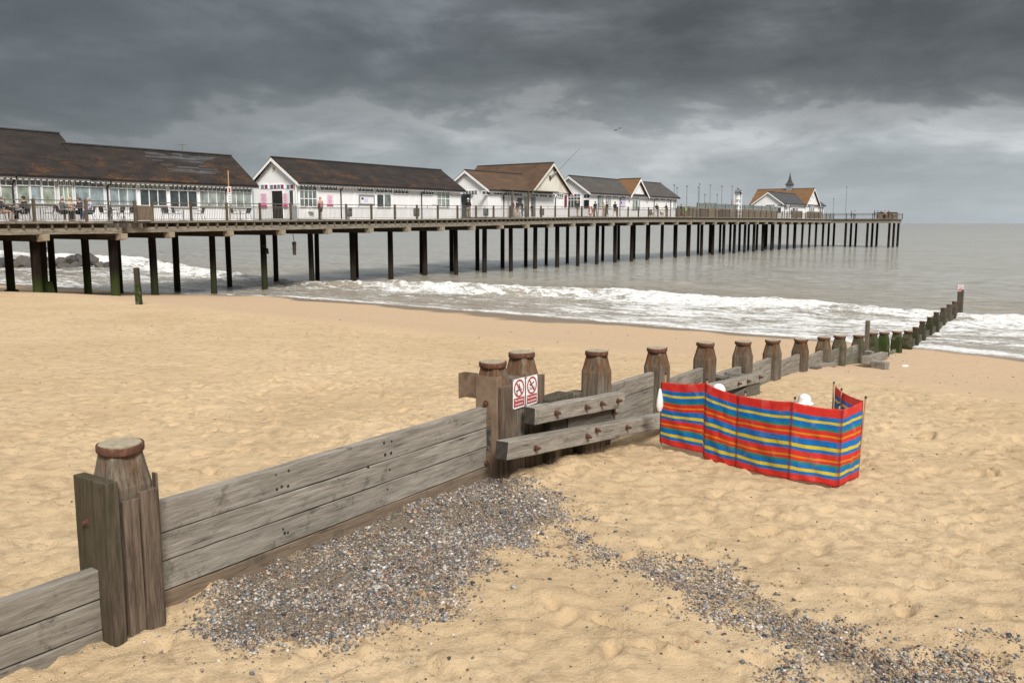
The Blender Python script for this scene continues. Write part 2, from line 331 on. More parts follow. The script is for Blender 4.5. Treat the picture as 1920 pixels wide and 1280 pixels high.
# ------------------------------------------------------------------ mesh builder
class MB:
    def __init__(s): s.v = []; s.f = []; s.m = []; s.cur = 0; s.smooth = False
    def add(s, vs, fs, mi=None):
        o = len(s.v); s.v += [tuple(v) for v in vs]; s.f += [tuple(i+o for i in f) for f in fs]; s.m += [s.cur if mi is None else mi]*len(fs); return s
    def box(s, x0, x1, y0, y1, z0, z1, mi=None):
        return s.add([(x0, y0, z0), (x1, y0, z0), (x1, y1, z0), (x0, y1, z0), (x0, y0, z1), (x1, y0, z1), (x1, y1, z1), (x0, y1, z1)],
                     [(0, 3, 2, 1), (4, 5, 6, 7), (0, 1, 5, 4), (1, 2, 6, 5), (2, 3, 7, 6), (3, 0, 4, 7)], mi)
    def poly(s, loops, mi=None, cap=True):
        n = len(loops[0]); vs = [p for l in loops for p in l]; fs = []
        for k in range(len(loops)-1):
            for i in range(n):
                j = (i+1) % n; fs.append((k*n+i, k*n+j, (k+1)*n+j, (k+1)*n+i))
        if cap: fs.append(tuple(range(n))[::-1]); fs.append(tuple((len(loops)-1)*n+i for i in range(n)))
        return s.add(vs, fs, mi)
    def tube(s, p0, p1, r0, r1=None, n=8, mi=None):
        r1 = r0 if r1 is None else r1
        p0 = Vector(p0); p1 = Vector(p1); d = (p1-p0).normalized(); u = d.orthogonal().normalized(); w = d.cross(u)
        return s.poly([[p+(u*math.cos(2*math.pi*i/n)+w*math.sin(2*math.pi*i/n))*r for i in range(n)] for p, r in ((p0, r0), (p1, r1))], mi)
    def lathe(s, prof, n=12, c=(0, 0), mi=None):
        return s.poly([[(c[0]+r*math.cos(2*math.pi*i/n), c[1]+r*math.sin(2*math.pi*i/n), z) for i in range(n)] for r, z in prof], mi)
    def bar(s, p0, p1, w, h, mi=None):
        p0 = Vector(p0); p1 = Vector(p1); d = (p1-p0).normalized(); up = Vector((0, 0, 1))
        if abs(d.z) > .95: up = Vector((1, 0, 0))
        u = d.cross(up).normalized()*w/2; v = u.cross(d).normalized()*h/2
        return s.poly([[p+u+v, p-u+v, p-u-v, p+u-v] for p in (p0, p1)], mi)
    def build(s, name, mats, parent=None, loc=(0, 0, 0), rz=0, bevel=0, color=None, smooth=False, jitter=0):
        me = bpy.data.meshes.new(name)
        vs = s.v
        if jitter: vs = [tuple(c+random.uniform(-jitter, jitter) for c in v) for v in vs]
        me.from_pydata(vs, [], s.f); me.update()
        bm = bmesh.new(); bm.from_mesh(me); bmesh.ops.recalc_face_normals(bm, faces=bm.faces)
        bm.to_mesh(me); bm.free()
        for mm in ([mats] if isinstance(mats, str) else mats): me.materials.append(MATS[mm])
        me.polygons.foreach_set('material_index', s.m)
        if smooth: me.polygons.foreach_set('use_smooth', [True]*len(me.polygons))
        o = bpy.data.objects.new(name, me); C.objects.link(o); o.location = loc; o.rotation_euler = (0, 0, rz)
        if parent: o.parent = parent
        if bevel:
            bv = o.modifiers.new('bevel', 'BEVEL'); bv.width = bevel; bv.segments = 2; bv.limit_method = 'ANGLE'; bv.angle_limit = .6
        if color: o.color = (*color, 1)
        return o
def tag(o, label=None, cat=None, group=None, kind=None):
    if label: o['label'] = label
    if cat: o['category'] = cat
    if group: o['group'] = group
    if kind: o['kind'] = kind
    return o
def thing(name, label, cat, loc=(0, 0, 0), rz=0, group=None):
    o = bpy.data.objects.new(name, None); C.objects.link(o); o.location = loc; o.rotation_euler = (0, 0, rz); o.empty_display_size = .2
    return tag(o, label, cat, group)
def copy_tree(o, parent=None):
    c = o.copy(); C.objects.link(c); c.parent = parent
    for ch in list(o.children): copy_tree(ch, c)
    return c
def npmesh(name, V, Fq, mat, attrs=None, smooth=True):
    me = bpy.data.meshes.new(name); nv = len(V); nf = len(Fq); k = Fq.shape[1]
    me.vertices.add(nv); me.vertices.foreach_set('co', V.astype(np.float32).ravel())
    me.loops.add(nf*k); me.loops.foreach_set('vertex_index', Fq.astype(np.int32).ravel())
    me.polygons.add(nf); me.polygons.foreach_set('loop_start', np.arange(0, nf*k, k, dtype=np.int32)); me.polygons.foreach_set('loop_total', np.full(nf, k, dtype=np.int32))
    me.update(calc_edges=True)
    me.polygons.foreach_set('use_smooth', np.full(nf, smooth))
    for an, av in (attrs or {}).items():
        if av.ndim == 1:
            a = me.attributes.new(an, 'FLOAT', 'POINT'); a.data.foreach_set('value', av.astype(np.float32))
        else:
            a = me.attributes.new(an, 'FLOAT_COLOR', 'POINT'); a.data.foreach_set('color', av.astype(np.float32).ravel())
    me.materials.append(MATS[mat]); me.update()
    o = bpy.data.objects.new(name, me); C.objects.link(o); return o
def gridfaces(nx, ny):
    i = np.arange(nx-1)[None, :]+np.arange(ny-1)[:, None]*nx
    i = i.ravel(); return np.stack([i, i+1, i+1+nx, i+nx], 1)

# ------------------------------------------------------------------ camera, world, sun
cam = bpy.data.cameras.new('camera'); co = bpy.data.objects.new('camera', cam); C.objects.link(co); SC.camera = co
co.location = (0, 0, HC); co.rotation_euler = (math.pi/2-PIT, 0, 0); cam.sensor_width = 36; cam.lens = 36*F/1920; cam.clip_start = .1; cam.clip_end = 60000
SC.view_settings.view_transform = 'Standard'; SC.view_settings.look = 'None'; SC.view_settings.exposure = 0
W = bpy.data.worlds.new('World'); SC.world = W; W.use_nodes = True; N = W.node_tree.nodes; L = W.node_tree.links
for n in list(N): N.remove(n)
SUN_EL, SUN_AZ = math.radians(43), math.radians(163)      # azimuth clockwise from +Y
tc = N.new('ShaderNodeTexCoord'); G = tc.outputs['Generated']; sx = N.new('ShaderNodeSeparateXYZ'); L.new(G, sx.inputs[0])
X, Y, Z = sx.outputs
hyp = mth(N, L, 'SQRT', mth(N, L, 'ADD', mth(N, L, 'MULTIPLY', X, X), mth(N, L, 'MULTIPLY', Y, Y)))
v = mth(N, L, 'DIVIDE', Z, mth(N, L, 'MAXIMUM', hyp, .02)); kx = mth(N, L, 'DIVIDE', X, mth(N, L, 'MAXIMUM', hyp, .02))
zz = mth(N, L, 'ADD', mth(N, L, 'MAXIMUM', Z, 0.), .10)
SK1, SK2, SK3 = (7.45, -6.53, 0.22), (-0.31, 8.26, -0.48), (-0.96, 1.39, -0.47)
cb = N.new('ShaderNodeCombineXYZ'); L.new(mth(N, L, 'DIVIDE', X, zz), cb.inputs[0]); L.new(mth(N, L, 'DIVIDE', Y, zz), cb.inputs[1]); L.new(mth(N, L, 'MULTIPLY', Z, 2.), cb.inputs[2])
CP = cb.outputs[0]
na = noise(N, L, mapping(N, L, G, (1, 1, 2.4), SK1), 2.0, 3, .5, .2)
nb = noise(N, L, mapping(N, L, G, (1, 1, 2.3), SK2), 5.6, 8, .54, .3)
nc = noise(N, L, mapping(N, L, G, (1, 1, 3.6), SK3), 11, 8, .6, .35)
nd = noise(N, L, mapping(N, L, CP, (1, 1, 1), (4, 2, 0)), .8, 6, .55, .2)
dv = mth(N, L, 'ADD', mth(N, L, 'MULTIPLY', mth(N, L, 'SUBTRACT', na, .5), .17), mth(N, L, 'MULTIPLY', mth(N, L, 'SUBTRACT', nb, .5), .24))
dv = mth(N, L, 'ADD', dv, mth(N, L, 'MULTIPLY', mth(N, L, 'SUBTRACT', nc, .5), .05))
# the dark cloud base sits lower on the left and lifts to the right
dv = mth(N, L, 'ADD', dv, mth(N, L, 'MULTIPLY', mth(N, L, 'SUBTRACT', .16, kx), .03))
fade = mapr(N, L, v, .0, .06)
vv = mth(N, L, 'ADD', v, mth(N, L, 'MULTIPLY', dv, fade))
col = ramp(N, L, mth(N, L, 'MULTIPLY', vv, .5), [(0, (.45, .50, .53)), (.012, (.47, .515, .54)), (.030, (.44, .48, .50)), (.046, (.46, .485, .50)), (.057, (.41, .43, .44)), (.064, (.235, .254, .265)), (.074, (.162, .179, .190)), (.10, (.136, .151, .161)), (.14, (.145, .159, .169)), (.175, (.16, .175, .187)), (.21, (.28, .305, .325)), (.32, (.75, .79, .86)), (.5, (1.1, 1.14, 1.2))])  # upper stops, above the framed sky, brightened to add overcast fill light
tex = mth(N, L, 'ADD', mth(N, L, 'MULTIPLY', nb, .85), mth(N, L, 'ADD', mth(N, L, 'MULTIPLY', nc, .22), mth(N, L, 'MULTIPLY', nd, .35)))
col = mixc(N, L, mapr(N, L, v, .0, .11, .2, 1.), col, ramp(N, L, tex, [(.58, .64), (.68, .86), (.76, 1.08), (.88, 1.65)]), 'MULTIPLY')
lft = mth(N, L, 'MULTIPLY', mapr(N, L, kx, .10, -.35), mapr(N, L, v, .02, .07))
col = mixc(N, L, mth(N, L, 'MULTIPLY', lft, .52), col, (.115, .137, .152))
sky = N.new('ShaderNodeTexSky'); sky.sky_type = 'NISHITA'; sky.sun_disc = False; sky.sun_elevation = SUN_EL; sky.sun_rotation = SUN_AZ
b1 = N.new('ShaderNodeBackground'); L.new(sky.outputs[0], b1.inputs[0]); b1.inputs[1].default_value = .06
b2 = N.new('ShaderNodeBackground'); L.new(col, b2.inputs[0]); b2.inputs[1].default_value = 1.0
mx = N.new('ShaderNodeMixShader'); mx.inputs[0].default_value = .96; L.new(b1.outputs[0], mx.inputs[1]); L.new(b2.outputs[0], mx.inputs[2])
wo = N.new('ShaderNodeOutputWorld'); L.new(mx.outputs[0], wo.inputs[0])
su = bpy.data.lights.new('sun', 'SUN'); su.energy = 4.1; su.angle = math.radians(18); su.color = (1, .95, .88)
so = bpy.data.objects.new('sun', su); C.objects.link(so)
sd = Vector((math.sin(SUN_AZ)*math.cos(SUN_EL), math.cos(SUN_AZ)*math.cos(SUN_EL), math.sin(SUN_EL)))
so.rotation_euler = (-sd).to_track_quat('-Z', 'Y').to_euler(); so.location = sd*50

# ------------------------------------------------------------------ beach
def axis(parts):
    out = [np.array([parts[0][0]])]
    for (a, b_, st0, st1) in parts:
        n = max(2, int(round((b_-a)/((st0+st1)/2)))); q = st1/st0
        w_ = np.linspace(0, 1, n+1)
        inc = st0*(q**np.linspace(0, 1, n)); cs = np.concatenate([[0], np.cumsum(inc)]); cs = cs/cs[-1]*(b_-a)+a
        out.append(cs[1:])
    return np.concatenate(out)
xs = axis([(-3000, -80, 800, 6), (-80, -16, 4, .25), (-16, -5, .2, .045), (-5, 8, .04, .04), (8, 22, .05, .18), (22, 60, .25, 4), (60, 3000, 6, 800)])
ys = axis([(-300, 3, 60, .3), (3, 4, .15, .035), (4, 12, .035, .035), (12, 22, .04, .09), (22, 45, .1, .25), (45, 90, .3, 2.), (90, 2000, 4, 500)])
XX, YY = np.meshgrid(xs, ys)
def mound(x, y): 
    h = 0
    return h
# shingle patches: polygons walked on the photographed ground
def tow(px, py, z=1.8): return at_z(px, py, z)
PATCH_A = [tow(*p) for p in [(352, 1150), (365, 1090), (430, 1055), (560, 1000), (700, 930), (820, 885), (888, 868), (960, 890), (1030, 925), (1060, 960), (960, 1005), (905, 1040), (860, 1090), (820, 1130), (770, 1165), (735, 1165), (700, 1205), (640, 1205), (590, 1190), (480, 1200), (400, 1185)]]
PATCH_B = [tow(*p) for p in [(1100, 1015), (1130, 1018), (1160, 1028), (1200, 1035), (1300, 1045), (1380, 1075), (1480, 1105), (1580, 1145), (1700, 1195), (1800, 1235), (1900, 1290), (1850, 1330), (1600, 1300), (1560, 1260), (1450, 1200), (1370, 1145), (1250, 1105), (1190, 1075), (1140, 1055), (1110, 1040)]]
def sdist(px_, py_, poly):
    x = np.asarray(px_, float).ravel(); y = np.asarray(py_, float).ravel(); n = len(poly); d = np.full(x.shape, 1e9); ins = np.zeros(x.shape, bool)
    for i in range(n):
        ax, ay = poly[i]; bx, by = poly[(i+1) % n]; ex, ey = bx-ax, by-ay
        tt = np.clip(((x-ax)*ex+(y-ay)*ey)/(ex*ex+ey*ey), 0, 1); d = np.minimum(d, np.hypot(x-ax-tt*ex, y-ay-tt*ey))
        c_ = ((ay > y) != (by > y)) & (x < ex*(y-ay)/(ey if ey else 1e-9)+ax); ins ^= c_
    return np.where(ins, d, -d).reshape(np.shape(px_))
# footprints
FP = []
for i in range(3000):
    if i < 2200: x, y = random.uniform(-9, 12), random.uniform(4, 17)
    else: x, y = random.uniform(-22, 16), random.uniform(14, 30)
    if .6*x+.8*y > 23 and random.random() < .85: continue
    FP.append((x, y, random.uniform(0, math.pi), random.uniform(.09, .16), random.uniform(.045, .08), random.uniform(.03, .075) if random.random() < .18 else random.uniform(.010, .04)))
def sand_z(x, y, detail=True):
    z = sand_base(x, y)
    s = .6*x+.8*y; t = -.8*x+.6*y; ss = s+shore_shift(t)
    dry = 1-sm(ss, 17, 23)*.85
    near = np.exp(-np.maximum(0, np.hypot(x, y)-13)/16.)
    md = .35+1.3*vnoise(x*.33+7, y*.4+2, 77); me_ = .4+1.2*vnoise(x*.6+1, y*.7+5, 79)
    z = z+(fbm(x*.35, y*.35, 3, 5)*.14+fbm(x*1.1+3, y*1.3, 3, 11)*.10*md+fbm(x*4.4, y*5.6, 4, 21, .62)*.085*me_)*dry*near
    z = z+fbm(s*.25, t*.06, 2, 31)*.05*(1-sm(ss, 34, 40))
    # scour hollow right of the windbreak
    z = z-.16*np.exp(-(((x-6.3)/1.0)**2+((y-12.2)/.7)**2))+.07*np.exp(-(((x-7.4)/1.2)**2+((y-12.9)/.5)**2))
    # heap at the groyne double post, sand banked against its foot
    g = (x-GX0)*gc+(y-GY0)*gs; o = -(x-GX0)*gs+(y-GY0)*gc
    z = z+.10*np.exp(-((g-5.9)/.35)**2-((o+.45)/.3)**2)-.07*np.exp(-((g-8.0)/1.2)**2-((o+.5)/.4)**2)
    z = z+.07*np.exp(-((o+.15)/.35)**2)*sm(g, .3, .9)*(1-sm(g, 4., 4.6))-.05*np.exp(-((g+.2)/.5)**2-((o+.2)/.5)**2)
    z = z+.28*sm(o, .1, .5)*(g > -6)*np.exp(-(np.maximum(o, 0)/4.)**2)*(1-sm(g, 6, 18))*.8
    return z
ZZ = sand_z(XX, YY)
for (fx, fy, fa, fl, fw, fd) in FP:
    i0, i1 = np.searchsorted(xs, [fx-.45, fx+.45]); j0, j1 = np.searchsorted(ys, [fy-.45, fy+.45])
    if i1-i0 < 2 or j1-j0 < 2: continue
    dx = XX[j0:j1, i0:i1]-fx; dy = YY[j0:j1, i0:i1]-fy; ca, sa = math.cos(fa), math.sin(fa)
    u = (dx*ca+dy*sa)/fl; w_ = (-dx*sa+dy*ca)/fw; r2 = u*u+w_*w_
    ZZ[j0:j1, i0:i1] += -fd*np.exp(-r2**1.5)+fd*.45*np.exp(-((np.sqrt(r2)-1.55)/.35)**2)
ga = sm(sdist(XX, YY, PATCH_A)+fbm(XX*2.2, YY*2.2, 4, 91)*.7, -.1, .3)*.85; gb = sm(sdist(XX, YY, PATCH_B), -.1, .35)*.6
grav = np.maximum(ga, gb); ZZ += .006*grav
SSg = .6*XX+.8*YY+shore_shift(-.8*XX+.6*YY)
wet = sm(SSg, 17.5, 24)*.6+.4*sm(SSg+fbm(XX*.25, YY*.25, 3, 77)*5, 32.2, 34.8)
V = np.stack([XX.ravel(), YY.ravel(), ZZ.ravel()], 1)
beach = npmesh('beach', V, gridfaces(len(xs), len(ys)), 'beach_sand', {'wet': wet.ravel(), 'grav': grav.ravel()})
tag(beach, 'pale yellow sand beach dimpled by footprints, sloping down to the sea', 'beach', kind='structure')
def zat(x, y):
    i = int(np.clip(np.searchsorted(xs, x), 1, len(xs)-1)); j = int(np.clip(np.searchsorted(ys, y), 1, len(ys)-1))
    return float(ZZ[j, i])
def zat_v(x, y):
    i = np.clip(np.searchsorted(xs, x)-1, 0, len(xs)-2); j = np.clip(np.searchsorted(ys, y)-1, 0, len(ys)-2)
    u = (x-xs[i])/(xs[i+1]-xs[i]); w_ = (y-ys[j])/(ys[j+1]-ys[j])
    return (ZZ[j, i]*(1-u)+ZZ[j, i+1]*u)*(1-w_)+(ZZ[j+1, i]*(1-u)+ZZ[j+1, i+1]*u)*w_
def at_sand(px, py):
    z = 1.6
    for _ in range(8):
        x, y = at_z(px, py, z); z = .5*z+.5*float(sand_base(x, y))
    return x, y, zat(x, y)

# ------------------------------------------------------------------ sea
ssx = axis([(29, 34, .4, .18), (34, 56, .16, .16), (56, 90, .18, .6), (90, 260, .7, 5), (260, 22000, 8, 2500)])
ttx = axis([(-22000, -80, 2500, 8), (-80, -30, 4, .6), (-30, 110, .3, .3), (110, 220, .5, 5), (220, 22000, 8, 2500)])
SG, TG = np.meshgrid(ssx, ttx)
XS = .6*SG-.8*TG; YS = .8*SG+.6*TG
sfar = np.exp(-np.maximum(0, SG-60)/120.)*np.exp(-np.maximum(0, np.abs(TG-40)-90)/60.)
def crest(t): return np.interp(t, [-60, 4, 9, 19, 29, 42, 50, 60, 75, 100, 130], [46, 46.3, 48, 48, 47.2, 44.2, 42.6, 44, 48, 56, 60])
c0 = crest(TG)+fbm(TG*.12, TG*0, 3, 41)*3.
am = .40+.45*fbm(TG*.09+5, TG*0, 2, 43)
rel = SG-c0
H1 = np.clip(am, .08, .8)*np.where(rel > 0, np.exp(-(rel/1.9)**2), np.exp(-(rel/.8)**2))
H1 += .09*np.exp(-((rel+4.2+fbm(TG*.2, TG*0, 2, 47)*2)/.7)**2)+.06*np.exp(-((rel+8.)/.6)**2)
H1 += .16*np.exp(-((rel-13+fbm(TG*.06, TG*0, 2, 49)*5)/2.6)**2)
ripp = fbm(SG*.9, TG*.35, 4, 51)*.16+fbm(SG*.22, TG*.07, 3, 57)*.22
deep = sm(SG+shore_shift(TG), 35.5, 42)
ZS = .03+(H1+ripp*(.25+.75*deep))*sfar*sm(SG+shore_shift(TG), 34.8, 38)
churn = np.exp(-((rel+1)/2.)**2); ZS += churn*fbm(SG*2.2, TG*1.6, 3, 61)*.45*sfar
foam = np.interp(rel, [-30, -12, -6, -2, .3, 1.6, 3, 5], [.50, .58, .68, .84, .95, .42, .05, -.4])
swash = sm(SG+shore_shift(TG), 34.6, 36.0)
edge = np.exp(-((SG+shore_shift(TG)-35.9-fbm(TG*.15, TG*0, 3, 63)*1.6)/.45)**2)
mid = np.interp(TG, [-10, 20, 30, 38, 46, 60, 66, 80], [.04, .0, -.10, -.2, -.36, -.36, -.10, -.05])
foam = foam+mid+edge*.35-.12*np.exp(-((rel+3.5)/1.6)**2)
foam = np.where(rel > 5, -.4-.0*rel, foam)+np.where((rel > 3), .15*np.exp(-((rel-14)/3)**2)*(TG > 60), 0)
foam = foam+fbm(SG*.3, TG*.1, 3, 65)*.35
foam = np.where(rel > 7, np.minimum(foam, -.3), foam)
left = np.exp(-((SG-57)/2.5)**2-((TG-100)/9.)**2); foam = foam+left*.75; ZS += left*.4*(.6+fbm(SG, TG, 3, 71))
shal = np.interp(SG+shore_shift(TG), [34, 37, 50, 75], [1, .8, .45, 0])+.5*np.exp(-((rel-1.3)/1.2)**2)
V = np.stack([XS.ravel(), YS.ravel(), ZS.ravel()], 1)
sea = npmesh('sea', V, gridfaces(len(ssx), len(ttx)), 'sea_water', {'foam': foam.ravel(), 'shallow': np.clip(shal, 0, 1).ravel()})
tag(sea, 'grey brown sea with white surf rolling onto the sand', 'sea', kind='structure')

# ------------------------------------------------------------------ pebbles
def pebbles(name, P, R, cols, label, cat):
    """flattened irregular stones: 12-vertex icosahedra"""
    ph = (1+5**.5)/2
    base = np.array([(-1, ph, 0), (1, ph, 0), (-1, -ph, 0), (1, -ph, 0), (0, -1, ph), (0, 1, ph), (0, -1, -ph), (0, 1, -ph), (ph, 0, -1), (ph, 0, 1), (-ph, 0, -1), (-ph, 0, 1)], float)/1.9
    tri = np.array([(0, 11, 5), (0, 5, 1), (0, 1, 7), (0, 7, 10), (0, 10, 11), (1, 5, 9), (5, 11, 4), (11, 10, 2), (10, 7, 6), (7, 1, 8), (3, 9, 4), (3, 4, 2), (3, 2, 6), (3, 6, 8), (3, 8, 9), (4, 9, 5), (2, 4, 11), (6, 2, 10), (8, 6, 7), (9, 8, 1)])
    n = len(P); sc = np.stack([rng.uniform(.85, 1.35, n), rng.uniform(.65, 1., n), rng.uniform(.4, .75, n)], 1)*R[:, None]
    A = rng.uniform(0, 2*np.pi, n); Bt = rng.normal(0, .35, n); ca, sa, cb_, sb = np.cos(A), np.sin(A), np.cos(Bt), np.sin(Bt)
    Vv = base[None]*sc[:, None, :]*rng.uniform(.85, 1.12, (n, 12, 1))
    x = Vv[..., 0]; y = Vv[..., 1]; z = Vv[..., 2]
    x, z = x*cb_[:, None]+z*sb[:, None], -x*sb[:, None]+z*cb_[:, None]
    x, y = x*ca[:, None]-y*sa[:, None], x*sa[:, None]+y*ca[:, None]
    V = np.stack([x, y, z], 2)+P[:, None, :]
    Fa = (tri[None]+np.arange(n)[:, None, None]*12).reshape(-1, 3)
    cc = np.repeat(np.concatenate([cols, np.ones((n, 1))], 1), 12, axis=0)
    o = npmesh(name, V.reshape(-1, 3), Fa, 'pebble_stone', {'col': cc}, True)
    return tag(o, label, cat, kind='stuff')
PAL = np.array([(.10, .108, .115), (.18, .185, .19), (.05, .048, .047), (.27, .19, .125), (.35, .26, .17), (.42, .36, .29), (.52, .49, .44), (.26, .13, .075), (.17, .145, .12), (.09, .075, .065), (.30, .30, .30)])
PW_ = np.array([.11, .12, .08, .13, .13, .12, .09, .07, .09, .04, .07]); PW_ /= PW_.sum()
def sample_patch(poly, n, edge, thr):
    q = np.array(poly); lo = q.min(0)-.7; hi = q.max(0)+.7
    p = rng.uniform(lo, hi, (n, 2)); d = sdist(p[:, 0], p[:, 1], poly)
    prob = sm(d+fbm(p[:, 0]*2.2, p[:, 1]*2.2, 4, 91)*edge, -thr, thr*.7)
    prob = prob*np.clip(.66+fbm(p[:, 0]*2.6+9, p[:, 1]*2.6, 4, 95)*2.2, .06, 1)
    halo = .045*np.exp(np.minimum(d, 0)/.28)
    return p[rng.random(n) < np.maximum(prob, halo)]
def area(poly): q = np.array(poly); l = q.max(0)-q.min(0)+1.4; return l[0]*l[1]
pa = sample_patch(PATCH_A, int(area(PATCH_A)*8200), .9, .22); pb = sample_patch(PATCH_B, int(area(PATCH_B)*6200), 2.1, .34)
pt = np.concatenate([pa, pb])
ogr = -(pt[:, 0]-GX0)*gs+(pt[:, 1]-GY0)*gc; pt = pt[ogr < -.09]
R = np.clip(rng.lognormal(-4.93, .5, len(pt)), .0036, .026)
Pz = np.concatenate([pt, (zat_v(pt[:, 0], pt[:, 1])+rng.uniform(-.25, .3, len(pt))*R+rng.uniform(0, .006, len(pt)))[:, None]], 1)
cols = PAL[rng.choice(len(PAL), len(pt), p=PW_)]*rng.uniform(.6, 1.25, (len(pt), 1))
pebbles('shingle', Pz, R, cols, 'grey, brown and white shingle lying in patches on the sand beside the groyne', 'shingle')
# thin scatter of bits over the whole beach
n = 120000; p = np.stack([rng.uniform(-24, 20, n), rng.uniform(3.6, 34, n)], 1)
s_ = .6*p[:, 0]+.8*p[:, 1]; og = -(p[:, 0]-GX0)*gs+(p[:, 1]-GY0)*gc
dAB = np.maximum(sdist(p[:, 0], p[:, 1], PATCH_A), sdist(p[:, 0], p[:, 1], PATCH_B))
prob = np.clip(.10+fbm(p[:, 0]*.7, p[:, 1]*.7, 4, 101)*.7, .012, .5)*np.where(og < 0, 1, .3)+.75*np.exp(np.minimum(dAB, 0)/.5)
prob *= np.where(s_ > 33, 0, 1); prob *= np.where(np.hypot(p[:, 0], p[:, 1]) > 16, .30, 1)
p = p[rng.random(n) < prob]; dist = np.hypot(p[:, 0], p[:, 1])
R = np.clip(rng.lognormal(-5.15, .45, len(p)), .003, .016)*(1+np.maximum(dist-9, 0)*.045)
Pz = np.concatenate([p, (zat_v(p[:, 0], p[:, 1])+R*.15)[:, None]], 1)
cols = PAL[rng.choice([0, 2, 9, 8, 3, 1, 6], len(p), p=[.2, .25, .22, .17, .08, .05, .03])]*.8
pebbles('scattered_pebbles', Pz, R, cols, 'small dark pebbles and bits of shell scattered over the open sand', 'pebbles')

# ------------------------------------------------------------------ groyne
GR = thing('groyne', 'long timber groyne of capped posts and planks running down the beach into the surf', 'groyne', (GX0, GY0, 0), GANG)
def post(g, y, ztop, w=.33, capr=.165, zbot=-1., rust=.9, algae=0., dark=0., ring=True, endc=True, tilt=(0, 0)):
    mb = MB(); h = zbot-ztop; hw = w/2; r = capr*.93; ch = w*.13
    def oct_(c, q, z): 
        return [(c, -q, z), (c, q, z), (q, c, z), (-q, c, z), (-c, q, z), (-c, -q, z), (-q, -c, z), (q, -c, z)]
    def rnd(rr, z): return [(rr*math.cos(a_), rr*math.sin(a_), z) for a_ in [math.atan2(y_, x_) for x_, y_, _ in oct_(hw, hw-ch, 0)]]
    shz = -.30 if ring else -.04
    L_ = [oct_(hw, hw-ch, h)]
    for f in (.75, .5, .25): L_.append(oct_(hw+random.uniform(-.004, .004), hw-ch, h*f+shz*(1-f)))
    L_.append(oct_(hw, hw-ch, shz))
    if ring:
        mid = [tuple(.5*a_+.5*b_ for a_, b_ in zip(p_, q_)) for p_, q_ in zip(oct_(hw, hw-ch, -.20), rnd(r*1.05, -.20))]
        L_ += [mid, rnd(capr*.955, -.075), rnd(capr*.955, -.004)]
    mb.poly(L_)
    o = mb.build('post', 'post_wood', GR, (g, y, ztop), color=(rust, algae, dark), bevel=.006)
    o.rotation_euler = (tilt[0], tilt[1], random.uniform(-.03, .03))
    if ring:
        cm = MB(); ph = random.random()*6; n = 22
        def wob(i): return 1+.03*math.sin(i*2*math.pi/n*3+ph)
        rings = []
        for rr, z in ((capr*.96, -.058), (capr+.001, -.060), (capr+.004, -.052), (capr+.004, -.010), (capr+.001, -.003), (capr-.008, -.002), (capr-.010, -.012)):
            rings.append([(rr*wob(i)*math.cos(2*math.pi*i/n), rr*wob(i)*math.sin(2*math.pi*i/n), z+.004*math.sin(ph+i*.6)) for i in range(n)])
        cm.poly(rings, cap=False); c_ = cm.build('iron_cap_ring', 'rusted_iron', o, smooth=True)
        if endc:
            e_ = MB(); e_.lathe([(capr-.012, -.03), (capr-.013, .003), (capr*.6, .010), (.01, .008)], 22); e_.build('end_grain', 'post_end_grain', o)
    return o
# g, y, top, base, kind
PG = [(.19, 3.16), (4.85, 3.14), (5.45, 3.18), (7.36, 2.96), (9.36, 2.76), (11.42, 2.61), (13.41, 2.40), (15.28, 2.22), (17.43, 2.00), (19.50, 1.82), (21.16, 1.68), (23.39, 1.45), (25.27, 1.33), (27.06, 1.15), (29.25, .95), (31.42, .75), (32.96, .73), (34.46, .82), (36.25, .83), (37.88, .90), (39.82, .93), (41.59, .94), (43.32, .96), (45.26, 1.44)]
for i, (g, zt) in enumerate(PG):
    rust = .95 if i < 10 else (.5 if i < 12 else .1); alg = 0 if i < 9 else [.15, .45, .55, .75, .95, .95, 1, .8, .6, .8, .7, .3, .15, .15, .1][i-9]
    dk = [0, 0, 0, .05, .15, .2, .2, .2, .35, .1, .1, .2, .1, .1, .25, .45][i] if i < 16 else .55
    if i == 0: rust = .35
    if i < 16: post(g+(.015 if i == 0 else 0), 0, zt, .345 if i else .33, .160, rust=rust, algae=alg, dark=dk, tilt=(random.uniform(-.02, .02), random.uniform(-.02, .02)))
    else: post(g, 0, zt, .27, .12, zbot=-1.5, rust=.1, algae=alg, dark=dk, ring=(i < 23), endc=False, tilt=(random.uniform(-.03, .03), random.uniform(-.02, .02)))
def plank(g0, g1, y0, y1, z0a, z1a, z0b=None, z1b=None, name='plank', mat='plank_wood', color=(0, 0, 0), bev=.008, holes=()):
    z0b = z0a if z0b is None else z0b; z1b = z1a if z1b is None else z1b
    mb = MB(); L_ = g1-g0; n = max(1, int(L_/.5)); loops = []
    for k in range(n+1):
        f = k/n; wz = random.uniform(-.004, .004); x = L_*f
        a_, b_ = z0a+(z0b-z0a)*f-z0a, z1a+(z1b-z1a)*f-z0a+wz
        loops.append([(x, y0, a_), (x, y1+0, a_), (x, y1, b_), (x, y0+random.uniform(-.003, .003), b_)])
    mb.poly(loops)
    for hx, hz, hr in holes: mb.tube((hx-g0, y0-.0015, hz-z0a), (hx-g0, y0+.02, hz-z0a), hr, n=8, mi=1)
    return mb.build(name, [mat, 'sign_black'], GR, (g0, 0, z0a), bevel=bev, color=color)
hl = [gro(*p_, off=-.05)+(random.choice([.014, .018, .021]),) for p_ in [(720, 830), (734, 827), (722, 852), (733, 849), (517, 890), (541, 882), (519, 917), (540, 911), (528, 912), (690, 875), (730, 880), (727, 917), (722, 903), (531, 992), (540, 998), (534, 999)]]
def inb(z0, z1): return [h_ for h_ in hl if z0 < h_[1] < z1]
